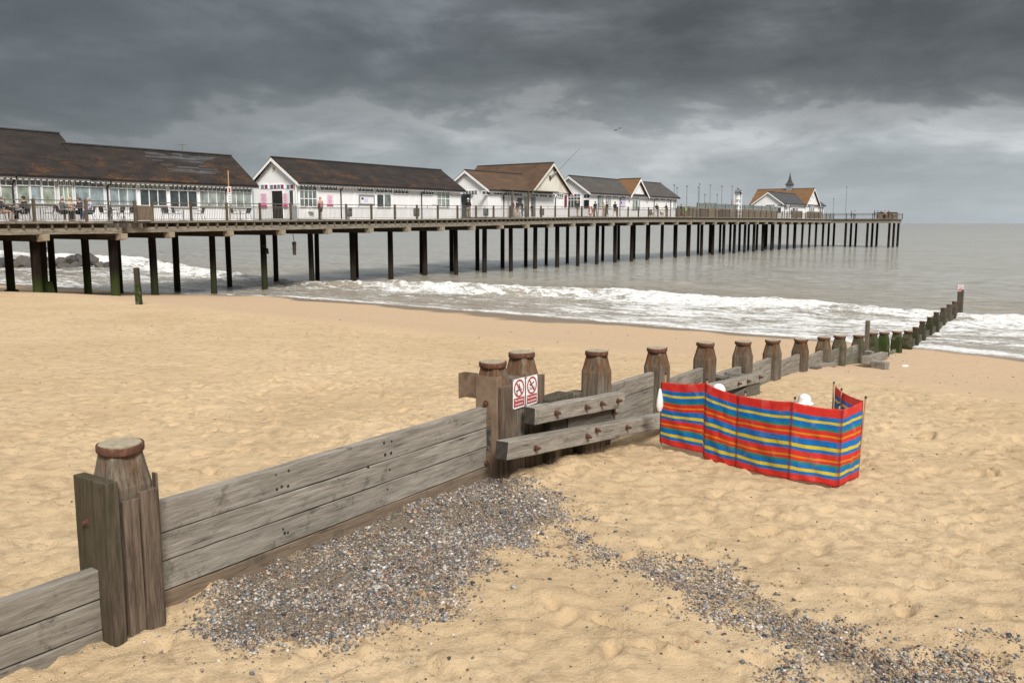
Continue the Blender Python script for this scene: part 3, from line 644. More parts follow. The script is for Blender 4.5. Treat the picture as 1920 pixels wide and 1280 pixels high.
for z0, z1 in ((1.35, 1.935), (1.945, 2.175), (2.185, 2.40), (2.41, 2.645)):
    plank(.37, 4.68, -.05+random.uniform(-.006, .006), .05, z0, z1, z0-.015, z1-.015, holes=inb(z0, z1), color=(0, 0, .22 if z0 < 1.5 else .0), mat='board_wood_long' if z0 < 1.5 else 'plank_wood')
for z0, z1 in ((1.3, 1.83), (1.84, 2.06), (2.07, 2.285)): plank(-5.5, .02, -.05, .05, z0+.03, z1+.03, z0, z1, color=(0, 0, .12))
segs = [(3, 4, 2.42, 2.40), (4, 5, 2.19, 2.18), (5, 6, 1.98, 1.93), (6, 7, 1.87, 1.86), (7, 8, 1.67, 1.67), (8, 9, 1.5, 1.5), (9, 10, 1.36, 1.36), (10, 11, 1.22, 1.2), (2, 3, 2.2, 2.2), (11, 12, .7, .7), (12, 13, .5, .5), (13, 14, .35, .35)]
for a_, b_, za, zb in segs:
    for k in range(4):
        plank(PG[a_][0]+.18, PG[b_][0]-.18, -.045, .045, za-.245*(k+1), za-.245*k-.008, zb-.245*(k+1), zb-.245*k-.008, color=(0, .0 if a_ < 9 else .4, .05+.04*k))
for i in range(15, 23): plank(PG[i][0]+.14, PG[i+1][0]-.14, -.04, .04, -.6, .30, name='plank', color=(0, .3, .6))
# first post: packing timber, face boards
def gbox(name, g0, g1, y0, y1, z0, z1, mat='board_wood', color=(0, 0, 0), bev=.008, jit=0, tilt=0):
    mb = MB(); x, y, z = (g1-g0)/2, (y1-y0)/2, z1-z0
    loops = []
    for k in range(6):
        f = k/5; j = lambda: random.uniform(-jit, jit)
        loops.append([(-x+j(), -y+j(), -z*(1-f)), (x+j(), -y+j(), -z*(1-f)), (x+j(), y+j(), -z*(1-f)), (-x+j(), y+j(), -z*(1-f))])
    mb.poly(loops)
    o = mb.build(name, mat, GR, ((g0+g1)/2, (y0+y1)/2, z1), bevel=bev, color=color); o.rotation_euler[1] = tilt; return o
def bolt(parent_ob, g, y, z, axis, r=.024, ln=.03):
    mb = MB(); ax = Vector(axis); c0 = Vector((g, y, z)); mb.tube(c0, c0+ax*.008, r*1.35, n=14); mb.tube(c0, c0+ax*ln, r*.8, r*.7, n=6)
    o = mb.build('bolt', 'rusted_iron', parent_ob); o.matrix_parent_inverse = Matrix.Identity(4)
    o.location = (-parent_ob.location.x, -parent_ob.location.y, -parent_ob.location.z); return o
t1 = gbox('packing_timber', -.05, .045, -.215, .205, .9, 2.95, color=(0, .28, .3), jit=.004)
bolt(t1, -.05, .06, 2.62, (-1, 0, 0)); bolt(t1, -.05, .03, 2.18, (-1, 0, 0))
gbox('face_board', .075, .20, -.215, -.172, .9, 2.79, jit=.003); gbox('face_board', .208, .345, -.222, -.172, .9, 2.83, jit=.004)
gbox('face_board', .350, .368, -.20, -.14, .9, 2.93, jit=.002)
# steel channel on the second post
mb = MB(); mb.box(-.012, 0, -.145, .145, -.9, 1.40).box(0, .10, -.145, -.133, -.9, 1.40)
stl = mb.build('steel_plate', 'rusty_steel', GR, (4.655, -.05, 1.6), color=(0, 0, 0))
for z_ in (1.08, .37): 
    bm_ = MB(); bm_.tube((-.012, 0, z_), (-.02, 0, z_), .038, n=14); bm_.tube((-.012, 0, z_), (-.05, 0, z_), .022, .018, n=6); bm_.build('bolt', 'rusted_iron', stl)
mb = MB(); mb.box(-.01, 0, -.1, .1, -.3, .0).box(-.12, -.01, .09, .1, -.3, 0); mb.build('steel_bracket', 'rusted_plate', GR, (4.665, .175, 3.02))
for g0, g1 in ((4.68, 4.83), (4.84, 5.02), (5.20, 5.28), (5.285, 5.45), (5.455, 5.62)): gbox('face_board', g0, g1, -.235, -.18, .8, 2.88 if g0 < 5.1 else 2.9, mat='board_wood', jit=.002, color=(0, 0, 0))
gbox('filler_timber', 5.025, 5.20, -.225, .1, .8, 2.93, jit=.003, mat='post_wood', color=(.1, 0, 0))
# walings on the right hand side
def beam(p0, p1, w, h, color=(0, 0, 0), name='waling', mat='plank_wood', bolts=()):
    p0 = Vector(p0); p1 = Vector(p1); d = p1-p0; ln = d.length; mb = MB(); loops = []
    for k in range(9):
        x = ln*k/8; j = lambda: random.uniform(-.005, .005)
        loops.append([(x, -w/2+j(), -h/2+j()), (x, w/2+j(), -h/2+j()), (x, w/2+j(), h/2+j()), (x, -w/2+j(), h/2+j())])
    mb.poly(loops); mb.m[-2] = 1; o = mb.build(name, [mat, 'dark_end_grain'], GR, p0, bevel=.012, color=color); o.rotation_euler = (0, -math.asin(d.z/ln), math.atan2(d.y, d.x))
    for f, zz_ in bolts:
        b_ = MB(); b_.tube((ln*f, -w/2, zz_), (ln*f, -w/2-.012, zz_), .034, n=14); b_.tube((ln*f, -w/2, zz_), (ln*f, -w/2-.075, zz_+random.uniform(-.01, .01)), .016, n=7); b_.tube((ln*f, -w/2-.02, zz_), (ln*f, -w/2-.045, zz_), .028, n=6)
        b_.build('bolt', 'rusted_iron', o)
    return o
def gp(px, py, off): g, z = gro(px, py, off); return (g, off, z)
beam(gp(992, 779, -.40), gp(1162, 748, -.40), .16, .20, bolts=((.2, 0), (.52, .0), (.70, .01), (.9, .01)))
beam(gp(940, 844, -.46), gp(1262, 783, -.46), .17, .21, bolts=((.12, -.02), (.38, .0), (.43, .06), (.62, .02)))
gbox('short_post', *[gro(1014, 760, -.2)[0], gro(1058, 760, -.2)[0]], -.34, -.10, .9, gro(1035, 741, -.2)[1], mat='post_wood', color=(0, .25, .55), jit=.006)
gbox('short_post', *[gro(1050, 745, .2)[0], gro(1092, 745, .2)[0]], .12, .34, .9, gro(1075, 737, .2)[1], mat='post_wood', color=(0, 0, .2), jit=.006)
beam(gp(1052, 800, -.26), gp(1142, 772, -.26), .22, .28, color=(0, .2, .5), name='dark_baulk', bolts=((.92, .02),))
gbox('beam_leg', *[gro(1105, 830, -.42)[0], gro(1142, 830, -.42)[0]], -.36, -.15, .8, gro(1120, 800, -.42)[1]-.05, mat='post_wood', color=(0, 0, .1))
gbox('beam_leg', *[gro(1050, 840, -.42)[0], gro(1062, 840, -.42)[0]], -.36, -.2, .8, gro(1055, 830, -.42)[1]-.05, mat='post_wood', color=(0, 0, .1))
beam(gp(1322, 732, -.42), gp(1424, 706, -.42), .14, .18, bolts=((.5, 0), (.68, 0), (.92, .02)))
beam(gp(1350, 770, -.34), gp(1416, 722, -.36), .20, .34, color=(0, .1, .5), name='dark_baulk')
beam(gp(1346, 712, -.12), gp(1378, 708, -.12), .14, .10, color=(0, 0, .3), name='packing_timber'); 
g_, z_ = gro(1362, 706, -.25); beam((g_, -.05, z_), (g_, -.48, z_-.03), .10, .07, color=(0, 0, .2), name='packing_timber')
g_, z_ = gro(1380, 701, -.25); beam((g_, -.05, z_), (g_, -.48, z_-.03), .10, .07, color=(0, 0, .2), name='packing_timber')
# marker stick and loose timbers
def stick(px, y0, y1, g, off, w, label, name='marker_post', lean=0, mat='post_wood', color=(0, 0, .1)):
    x, y = GW(g, off); z1 = at_y(px, y0, y)[2]; xx = at_y(px, y1, y)[0]
    t = thing(name, label, 'post', (xx, y, 0), GANG)
    mb = MB(); mb.box(-w/2, w/2, -w/2, w/2, -z1-1, 0); o = mb.build('shaft', mat, t, (0, 0, z1), bevel=.01, color=color); o.rotation_euler[1] = lean
    return t
stick(1624, 601, 660, 24.3, .1, .12, 'thin bare upright timber standing taller than the groyne posts beside it')
def loose(p0, p1, w, h, label, zoff=.0, color=(0, 0, .05)):
    a_ = at_sand(*p0); b_ = at_sand(*p1); x0, y0 = a_[:2]; x1, y1 = b_[:2]; z0 = zat(x0, y0)+h/2+zoff; z1 = zat(x1, y1)+h/2+zoff
    t = thing('loose_timber', label, 'timber', (x0, y0, z0), 0, None); d = Vector((x1-x0, y1-y0, z1-z0)); mb = MB(); ln = d.length
    mb.poly([[(ln*k/4, -w/2+random.uniform(-.01, .01), -h/2), (ln*k/4, w/2, -h/2), (ln*k/4, w/2, h/2+random.uniform(-.012, .012)), (ln*k/4, -w/2, h/2)] for k in range(5)])
    o = mb.build('baulk', 'plank_wood', t, bevel=.012, color=color); o.rotation_euler = (0, -math.asin(d.z/ln), math.atan2(d.y, d.x)); return t
loose((1512, 689), (1563, 684), .16, .12, 'long pale timber on the sand in front of the dark post', .02)
loose((1516, 680), (1538, 679), .18, .10, 'short pale timber end lying behind the long one')
loose((1520, 690), (1530, 688), .30, .05, 'flat dark plank half buried at the post foot', color=(0, 0, .6))
loose((1620, 672), (1636, 674), .2, .2, 'stubby broken timber propped by the weedy post', .15)
loose((1622, 682), (1658, 673), .2, .22, 'heavy broken baulk jutting from the foot of the weedy post', .10)
loose((1634, 682), (1664, 686), .25, .22, 'squared timber lying nearest the wet sand')
# signs on the groyne
FONTM = {}
def text_mesh(name, body, size, mat, parent, loc, rot, sx=1.):
    cu = bpy.data.curves.new(name, 'FONT'); cu.body = body; cu.size = size; cu.align_x = 'CENTER'; cu.align_y = 'CENTER'; cu.extrude = .0006
    to = bpy.data.objects.new(name+'_tmp', cu); C.objects.link(to); dg = bpy.context.evaluated_depsgraph_get()
    me = bpy.data.meshes.new_from_object(to.evaluated_get(dg)); bpy.data.objects.remove(to)
    me.materials.clear(); me.materials.append(MATS[mat]); o = bpy.data.objects.new(name, me); C.objects.link(o); o.parent = parent; o.location = loc; o.rotation_euler = rot; o.scale = (sx, 1, 1); return o
def strokes(mb, pts, w, y, mi=0):
    for (x0, z0), (x1, z1) in zip(pts[:-1], pts[1:]): 
        d = Vector((x1-x0, 0, z1-z0)); 
        if d.length < 1e-5: continue
        u = Vector((-d.z, 0, d.x)).normalized()*w/2; a_ = Vector((x0, y, z0)); b_ = Vector((x1, y, z1)); t_ = Vector((0, .0008, 0))
        mb.poly([[a_+u, a_-u, a_-u+t_, a_+u+t_], [b_+u, b_-u, b_-u+t_, b_+u+t_]], mi)
def warn_sign(g, z, y, l1, l2, label, picto, w=.25, h=.355, parent_rot=GANG):
    wx, wy = GW(g, y); t = thing('warning_sign', label, 'sign', (wx, wy, z), parent_rot, 'warning signs on the groyne')
    MB().box(-w/2, w/2, -.002, .002, -h/2, h/2).build('sign_panel', 'sign_white', t)
    MB().box(-w*.44, w*.44, -.0042, -.0032, -h*.44, -h*.14).build('text_band', 'sign_red', t)
    mb = MB(); n = 36; r = w*.385; cz = h*.17
    ringp = [(r*math.cos(2*math.pi*i/n), cz+r*math.sin(2*math.pi*i/n)) for i in range(n+1)]; strokes(mb, ringp, w*.085, -.0046); a_ = math.radians(128)
    strokes(mb, [(r*math.cos(a_), cz+r*math.sin(a_)), (-r*math.cos(a_), cz-r*math.sin(a_))], w*.08, -.0062); mb.build('prohibition_ring', 'sign_red', t)
    pm = MB()
    if picto == 'climb':
        strokes(pm, [(-.045, cz-.075), (-.045, cz-.03)], .016, -.0054); strokes(pm, [(.04, cz-.07), (.04, cz-.03)], .016, -.0054)
        strokes(pm, [(-.06, cz-.025), (.055, cz-.015)], .014, -.0054); strokes(pm, [(0, cz-.02), (.0, cz+.03)], .018, -.0054); strokes(pm, [(-.03, cz+.0), (0, cz+.03), (.03, cz)], .009, -.0054); strokes(pm, [(-.005, cz+.045), (.01, cz+.045)], .018, -.0054)
    else:
        strokes(pm, [(-.05, cz+.015), (-.035, cz+.015)], .02, -.0054); strokes(pm, [(-.035, cz+.0), (.01, cz+.025), (.045, cz+.04)], .014, -.0054)
        for q in (-.025, -.045): strokes(pm, [(x_/1000, cz+q+.004*math.sin(x_/7)) for x_ in range(-60, 61, 8)], .006, -.0054)
    pm.build('pictogram', 'sign_black', t)
    text_mesh('lettering', l1, .038, 'sign_white', t, (0, -.0048, -h*.225), (math.pi/2, 0, 0), .95); text_mesh('lettering', l2, .038, 'sign_white', t, (0, -.0048, -h*.35), (math.pi/2, 0, 0), .95)
    sc = MB()
    for x_ in (-.47, .47):
        for z_ in (-.47, .47): sc.tube((w*x_, -.002, h*z_), (w*x_, -.006, h*z_), .007, n=8)
    sc.build('screw', 'rusted_iron', t); return t
ga_, za_ = gro(973, 737, -.245); warn_sign(ga_, za_, -.245, 'No climbing', 'on groynes', 'no climbing sign with red ring, left one of the pair on the double post', 'climb')
gb_, zb_ = gro(997, 731, -.245); warn_sign(gb_, zb_, -.245, 'No swimming', 'near groynes', 'no swimming sign with red ring, right one of the pair on the double post', 'swim')
g24 = 45.26; warn_sign(g24-.14, 1.50, -.0, 'Danger', 'groyne', 'small red and white warning sign on the last post out in the surf', 'swim', .24, .34, GANG-math.pi/2+.2)

# ------------------------------------------------------------------ windbreak
wbp = [(1238, 838), (1321, 858), (1381, 873), (1479, 898), (1569, 911), (1607, 897)]
Wp = [at_sand(*p_)[:2] for p_ in wbp]; gx, gy = 4.46, 11.35; Wp += [(gx, gy), (gx+.0, gy+.28)]
cx0, cy0 = Wp[0]
WB = thing('windbreak', 'striped red, blue and yellow beach windbreak staked in the sand beside the groyne', 'windbreak', (cx0, cy0, zat(cx0, cy0)))
z00 = zat(cx0, cy0)
topz = [at_y(px_, py_, y_)[2]-.05 for (px_, py_), (x_, y_) in zip([(1249, 698), (1321, 709), (1398, 732), (1483, 743), (1575, 757), (1615, 742), (1584, 727), (1576, 715)], Wp)]
for i, (x, y) in enumerate(Wp):
    zb = zat(x, y); mb = MB(); ln = (.05, .0, .08, .03, .03, .05, 0, 0)[i]
    mb.tube((0, 0, -.25), (ln, 0, topz[i]+.02-zb), .012, n=8, mi=0); mb.tube((ln, 0, topz[i]+.02-zb), (ln, 0, topz[i]+.045-zb), .014, n=8, mi=1)
    mb.build('pole', ['pole_wood', 'sign_black'], WB, (x-cx0-(.03 if i == 4 else 0), y-cy0+(.05 if i == 4 else 0), zb-z00))
vs = []; vvv = []; sem = []; nseg = 30; nr = 48; cols_ = 0
for i in range(len(Wp)-1):
    (x0, y0), (x1, y1) = Wp[i], Wp[i+1]; dx, dy = x1-x0, y1-y0; Ls = math.hypot(dx, dy); nx_, ny_ = dy/Ls, -dx/Ls
    for k in range(nseg+(1 if i == len(Wp)-2 else 0)):
        f = k/nseg; u = 4*f*(1-f)
        zb0, zb1 = zat(x0, y0), zat(x1, y1); zt = (topz[i]-(.07 if i == 0 else .0))*(1-f)+topz[i+1]*f-.012-.014*u; zb = zb0*(1-f)+zb1*f+.02
        if i < 1: zb = max(zb, zt-(.85+.10*f))
        for r_ in range(nr+1):
            q = r_/nr; z = zt*(1-q)+zb*q
            wr = .009*math.sin(7*q+i*2+3*f)*u+.003*math.sin(23*f+9*q+i)*u+.007*math.sin(14*f-16*q+i*1.7)*(.3+q)*u
            bl = .018*u*(1 if i != 3 else -.6)*math.sin(math.pi*q*.9+.2)
            sagz = -.012*u*math.sin(2.2*q*math.pi+i)-.010*math.sin(math.pi*f+q*3+i*2.1)*u
            pso = .022 
            vs.append((x0+dx*f+nx_*(bl+wr+pso)-cx0, y0+dy*f+ny_*(bl+wr+pso)-cy0, z+sagz*(.3+.7*min(1, q*3))-z00)); vvv.append(q); sem.append(math.exp(-(min(f, 1-f)*Ls/.017)**4))
        cols_ += 1
V = np.array(vs); nn = nr+1
i_ = (np.arange(nr)[None]+np.arange(cols_-1)[:, None]*nn).ravel(); Fq = np.stack([i_, i_+1, i_+1+nn, i_+nn], 1)
fb = npmesh('fabric', V, Fq, 'striped_fabric', {'vv': np.array(vvv), 'seam': np.array(sem)}); fb.parent = WB
so_ = fb.modifiers.new('solid', 'SOLIDIFY'); so_.thickness = .002
x, y = Wp[0]; bag = thing('white_bag', 'white carrier bag hanging from the end pole of the windbreak', 'bag', (x, y, 2.42))
mb = MB(); mb.poly([[(r_*math.cos(a_)*.6-.03, r_*math.sin(a_)*.35-.05, z_) for a_ in [k*math.pi/5 for k in range(10)]] for r_, z_ in ((.02, .06), (.045, .0), (.075, -.1), (.085, -.18), (.05, -.25), (.01, -.27))]); mb.build('sack', 'white_bag', bag, smooth=True)
x, y, z = at_sand(1697, 681); mb = MB(); mb.poly([[(r_*math.cos(a_)*1.9, r_*math.sin(a_)*.9, z_+random.uniform(-.012, .012)) for a_ in [k*math.pi/5 for k in range(10)]] for r_, z_ in ((.06, .0), (.07, .02), (.04, .05), (.01, .055))])
tag(mb.build('litter', 'white_bag', None, (x, y, z), smooth=True), 'scrap of white plastic lying on the damp sand near the surf', 'litter')

# ------------------------------------------------------------------ people
def skin_mesh(name, verts, edges, rad, mat, sub=1):
    me = bpy.data.meshes.new(name); me.from_pydata(verts, edges, []); o = bpy.data.objects.new(name, me); C.objects.link(o)
    o.modifiers.new('skin', 'SKIN'); ss_ = o.modifiers.new('sub', 'SUBSURF'); ss_.levels = sub; ss_.render_levels = sub
    sv = me.skin_vertices[0].data if me.skin_vertices else None
    if sv is None:
        bm = bmesh.new(); bm.from_mesh(me); bm.verts.layers.skin.verify(); bm.to_mesh(me); bm.free(); sv = me.skin_vertices[0].data
    for i, r in enumerate(rad): sv[i].radius = (r, r) if isinstance(r, (int, float)) else r; sv[i].use_root = (i == 0)
    dg = bpy.context.evaluated_depsgraph_get(); m2 = bpy.data.meshes.new_from_object(o.evaluated_get(dg)); bpy.data.objects.remove(o)
    m2.materials.clear(); m2.materials.append(MATS[mat]); m2.polygons.foreach_set('use_smooth', [True]*len(m2.polygons)); m2.name = name
    return m2
PM = {}
def skel(pose):
    """returns dict of joints; facing -y"""
    J = {}
    if pose in ('stand', 'rail', 'walk', 'lean', 'phone'):
        J['pel'] = (0, 0, .93); J['wst'] = (0, .0, 1.08); J['chs'] = (0, .01, 1.30); J['nck'] = (0, .01, 1.46); J['hd'] = (0, -.01, 1.56); J['hdt'] = (0, -.01, 1.66)
        for s_, n_ in ((-1, 'l'), (1, 'r')):
            st_ = 0 if pose != 'walk' else .17*s_
            J['hip'+n_] = (.09*s_, 0, .88); J['kne'+n_] = (.10*s_, -.02+st_*.5-.02, .49); J['ank'+n_] = (.11*s_, .02+st_*1.3, .09+(.05 if pose == 'walk' and s_ > 0 else 0)); J['toe'+n_] = (.12*s_, -.15+st_*1.3, .03)
            J['sho'+n_] = (.185*s_, .01, 1.40)
            if pose == 'rail' or pose == 'lean': J['elb'+n_] = (.24*s_, -.06, 1.15); J['wri'+n_] = (.17*s_, -.30, 1.13); J['han'+n_] = (.15*s_, -.39, 1.13)
            elif pose == 'phone': J['elb'+n_] = (.23*s_, -.04, 1.16); J['wri'+n_] = (.10*s_, -.25, 1.25); J['han'+n_] = (.06*s_, -.31, 1.29)
            else:
                sw = .12*s_ if pose == 'walk' else 0
                J['elb'+n_] = (.24*s_, .03-sw, 1.14); J['wri'+n_] = (.25*s_, -.04-sw*1.8, .90); J['han'+n_] = (.25*s_, -.07-sw*2., .81)
    else:
        zb = .50 if pose == 'sit' else .12
        J['pel'] = (0, 0, zb); J['wst'] = (0, .03, zb+.15); J['chs'] = (0, .03, zb+.37); J['nck'] = (0, .01, zb+.53); J['hd'] = (0, -.02, zb+.63); J['hdt'] = (0, -.02, zb+.73)
        for s_, n_ in ((-1, 'l'), (1, 'r')):
            J['hip'+n_] = (.10*s_, -.03, zb-.01)
            if pose == 'sit': J['kne'+n_] = (.13*s_, -.43, zb+.01); J['ank'+n_] = (.13*s_, -.42, .09); J['toe'+n_] = (.14*s_, -.58, .04)
            else: J['kne'+n_] = (.13*s_, -.40, .42); J['ank'+n_] = (.13*s_, -.66, .08); J['toe'+n_] = (.14*s_, -.82, .04)
            J['sho'+n_] = (.185*s_, .02, zb+.47); J['elb'+n_] = (.25*s_, -.10, zb+.22); J['wri'+n_] = (.16*s_, -.33, zb+.25); J['han'+n_] = (.13*s_, -.41, zb+.26)
    return J
def person_mesh(kind, pose, mat):
    key = (kind, pose, mat)
    if key in PM: return PM[key]
    J = skel(pose)
    if kind == 'body':
        names = ['pel', 'wst', 'chs', 'nck', 'hd', 'hdt']; R_ = [(.12, .10), (.115, .09), (.135, .10), .05, (.082, .095), (.07, .085)]
        edges = [(0, 1), (1, 2), (2, 3), (3, 4), (4, 5)]
        for n_ in 'lr':
            k = len(names); names += [q+n_ for q in ('hip', 'kne', 'ank', 'toe', 'sho', 'elb', 'wri', 'han')]; R_ += [.085, .052, .036, .035, .052, .038, .026, .032]
            edges += [(0, k), (k, k+1), (k+1, k+2), (k+2, k+3), (2, k+4), (k+4, k+5), (k+5, k+6), (k+6, k+7)]
        vs_ = [J[q] for q in names]
        # nose and four fingers plus thumb
        k = len(vs_); h = Vector(J['hd']); vs_.append(tuple(h+Vector((0, -.105, .005)))); R_.append(.012); edges.append((4, k))
        for n_ in 'lr':
            s_ = -1 if n_ == 'l' else 1; hi = names.index('han'+n_); hv = Vector(J['han'+n_]); d = (hv-Vector(J['wri'+n_])).normalized()
            for q, ln in ((-.018, .055), (-.006, .065), (.006, .06), (.018, .05)):
                k = len(vs_); vs_.append(tuple(hv+d*ln+Vector((q, 0, 0)))); R_.append(.008); edges.append((hi, k))
            k = len(vs_); vs_.append(tuple(hv+d*.01+Vector((-.045*s_, -.01, 0)))); R_.append(.009); edges.append((hi, k))
    elif kind == 'top':
        names = ['wst', 'chs', 'nck', 'pel']; R_ = [(.15, .12), (.165, .125), .07, (.15, .125)]; edges = [(0, 1), (1, 2), (0, 3)]
        for n_ in 'lr':
            k = len(names); names += ['sho'+n_, 'elb'+n_, 'wri'+n_]; R_ += [.07, .055, .042]; edges += [(1, k), (k, k+1), (k+1, k+2)]
        vs_ = [J[q] for q in names]
    else:
        names = ['pel']; R_ = [(.145, .12)]; edges = []
        sc_ = kind in ('shorts', 'skirt')
        for n_ in 'lr':
            k = len(names); names += ['hip'+n_, 'kne'+n_] + ([] if sc_ else ['ank'+n_]); R_ += [.10, .085 if sc_ else .075] + ([] if sc_ else [.058]); edges += [(0, k), (k, k+1)]+([] if sc_ else [(k+1, k+2)])
        vs_ = [J[q] for q in names]
        if sc_:
            for i, q in enumerate(names):
                if q.startswith('kne'): hq = Vector(J['hip'+q[-1]]); vs_[i] = tuple(hq+(Vector(vs_[i])-hq)*.85)
    me = skin_mesh('person_'+kind, vs_, edges, R_, mat); PM[key] = me; return me
def person(loc, rz, pose, top, legs, hair, label, legkind='trousers', hat=None, h=1.0, group=None, lean=0):
    t = thing('person', label, 'person', loc, rz, group); t.scale = (h, h, h)
    def ch(nm_, me, mat=None):
        o = bpy.data.objects.new(nm_, me); C.objects.link(o); o.parent = t; return o
    ch('body', person_mesh('body', pose, 'cloth_skin')); ch('jacket' if top in ('cloth_navy', 'cloth_black', 'cloth_grey') else 'shirt', person_mesh('top', pose, top)); ch(legkind, person_mesh(legkind, pose, legs))
    J = skel(pose); c = Vector(J['hdt']); mb = MB(); n = 12
    prof = [(.082, -.07), (.094, -.02), (.088, .04), (.055, .08), (.01, .095)]
    mb.poly([[(c.x+r_*math.cos(2*math.pi*i/n), c.y+.018+r_*math.sin(2*math.pi*i/n)*1.05, c.z+z_) for i in range(n)] for r_, z_ in prof]); mb.build('hair', hair, t, smooth=True)
    if hat:
        mb = MB(); prof = [(.165, -.045), (.16, -.03), (.11, -.015), (.112, .05), (.085, .10), (.03, .125), (.005, .127)] if hat[1] == 'brim' else [(.10, -.02), (.104, .03), (.08, .085), (.03, .11), (.005, .112)]
        mb.poly([[(c.x+r_*(1+.05*math.sin(3*i))*math.cos(2*math.pi*i/18), c.y+r_*math.sin(2*math.pi*i/18), c.z+z_+.008*math.sin(i*2.1)) for i in range(18)] for r_, z_ in prof]); mb.build('hat', hat[0], t, smooth=True)
    return t
def pp(px, b, dz=0): a, _, _ = pier(px, 400, b); x, y = PW(a, b); return (x, y, zd(a)+dz), a
FACE_IN = PANG+math.pi; FACE_OUT = PANG; E1 = PANG+math.pi/2; E1B = PANG-math.pi/2   # E1 faces seaward along the pier

# two sunbathers behind the windbreak
for px, py, Yd, lab in ((1347, 720, 12.35, 'person in a white sun hat sitting behind the windbreak, nearer the groyne'), (1508, 739, 11.9, 'person in a white sun hat sitting behind the windbreak, nearer its open end')):
    X_, _, Zt = at_y(px, py, Yd); zs = zat(X_, Yd); person((X_, Yd, zs), .2, 'ground', 'cloth_white' if px > 1400 else 'cloth_pink', 'cloth_beige', 'cloth_hairgrey', lab, 'shorts', ('white_bag', 'brim'), h=(Zt-zs)/.97)

# ------------------------------------------------------------------ pier
PR = thing('pier', 'long timber decked pier on dark round piles reaching far out to sea', 'pier', (PO[0], PO[1], 0), PANG)
BAY = 4.3015; n0 = 22.09
bents = [BAY*(n0+k) for k in range(-11, 28)]
AEND = 211.5
def col_pier(mb, name, mats, parent=PR, **kw): return mb.build(name, mats, parent, **kw)
# deck boards sheet following the gentle rise
mb = MB(); al = list(np.arange(44, 212, 4.0))+[AEND]
for a0_, a1_ in zip(al[:-1], al[1:]):
    bf = -2.05 if a1_ <= 62.1 else 0.0
    z0, z1 = zd(a0_), zd(a1_)
    mb.poly([[(a0_, bf, z0-.12), (a0_, 8.5, z0-.12), (a0_, 8.5, z0), (a0_, bf, z0)], [(a1_, bf, z1-.12), (a1_, 8.5, z1-.12), (a1_, 8.5, z1), (a1_, bf, z1)]])
ZT = zd(212); mb.box(AEND, 220.8, -10.9, 14, ZT-.12, ZT)
mb.box(101, 116.5, 8.5, 14, zd(110)-.12, zd(110)); mb.box(197, 211.5, 8.5, 14, ZT-.12, ZT)
col_pier(mb, 'deck', 'deck_wood', color=(0, .12, .15))
# joist ends
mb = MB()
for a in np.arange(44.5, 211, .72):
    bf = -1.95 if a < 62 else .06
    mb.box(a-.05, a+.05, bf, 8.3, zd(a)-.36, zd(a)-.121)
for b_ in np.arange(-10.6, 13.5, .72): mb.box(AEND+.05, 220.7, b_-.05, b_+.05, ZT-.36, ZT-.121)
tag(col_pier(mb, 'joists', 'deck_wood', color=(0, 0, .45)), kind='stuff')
mb = MB()
for a0_, a1_ in zip(bents[:-1], bents[1:]):
    if a1_ > AEND+1: break
    bf = -1.85 if a0_ < 60 else .16
    for bb in (bf, 4.2, 8.1):
        mb.poly([[(a0_+.01, bb, zd(a0_)-.68), (a0_+.01, bb+.22, zd(a0_)-.68), (a0_+.01, bb+.22, zd(a0_)-.361), (a0_+.01, bb, zd(a0_)-.361)], [(a1_-.01, bb, zd(a1_)-.68), (a1_-.01, bb+.22, zd(a1_)-.68), (a1_-.01, bb+.22, zd(a1_)-.361), (a1_-.01, bb, zd(a1_)-.361)]])
mb.box(AEND+.1, AEND+.35, -10.7, 13.8, ZT-.80, ZT-.361); mb.box(220.4, 220.7, -10.7, 13.8, ZT-.8, ZT-.361); mb.box(AEND+.36, 220.39, -10.7, -10.4, ZT-.8, ZT-.361)
col_pier(mb, 'edge_beam', 'deck_wood', color=(0, .05, 0))
for a in bents:
    if a > AEND-2: break
    bf = -2.1 if a < 62 else -.02; z = zd(a); mb = MB()
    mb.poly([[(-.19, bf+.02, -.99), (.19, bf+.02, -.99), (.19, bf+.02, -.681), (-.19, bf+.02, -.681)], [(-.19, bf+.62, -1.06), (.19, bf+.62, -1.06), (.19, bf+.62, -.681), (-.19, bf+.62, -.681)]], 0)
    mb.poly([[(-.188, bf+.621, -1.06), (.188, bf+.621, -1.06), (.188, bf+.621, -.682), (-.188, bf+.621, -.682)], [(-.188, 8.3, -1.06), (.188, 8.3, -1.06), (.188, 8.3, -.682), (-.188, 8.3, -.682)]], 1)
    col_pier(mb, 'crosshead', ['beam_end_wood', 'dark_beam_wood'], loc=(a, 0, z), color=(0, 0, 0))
PILE = {}
def pile(a, b_, ztop, r=.215, lean=(0, 0), alg=.0):
    mb = MB(); zb = -1.8; n = 10
    mb.poly([[(r*(1+.03*math.sin(k_*2+z_))*math.cos(2*math.pi*k_/n), r*math.sin(2*math.pi*k_/n), z_) for k_ in range(n)] for z_ in (zb, 0., .8, 1.8, 3., ztop)])
    o = col_pier(mb, 'pile', 'pile_iron', loc=(a, b_, 0), color=(0, alg, 0)); o.rotation_euler = (lean[0], lean[1], random.random()); return o
np_ = 0
for a in bents:
    if a > AEND-2: break
    al_ = .9 if a < 64 else (.35 if a < 75 else 0.)
    wide = a > 79 and random.random() < .2
    pile(a+random.uniform(-.05, .05), 2.17+random.uniform(-.05, .05), zd(a)-1.02, random.uniform(.20, .235), (random.uniform(-.008, .008), random.uniform(-.006, .006)), al_)
    pile(a+random.uniform(-.05, .05), 6.3+random.uniform(-.08, .08), zd(a)-1.02, random.uniform(.19, .225), (random.uniform(-.008, .008), random.uniform(-.006, .006)), al_*.5)
    if a < 62: pile(a, -.8, zd(a)-1.02, .25, alg=1.)
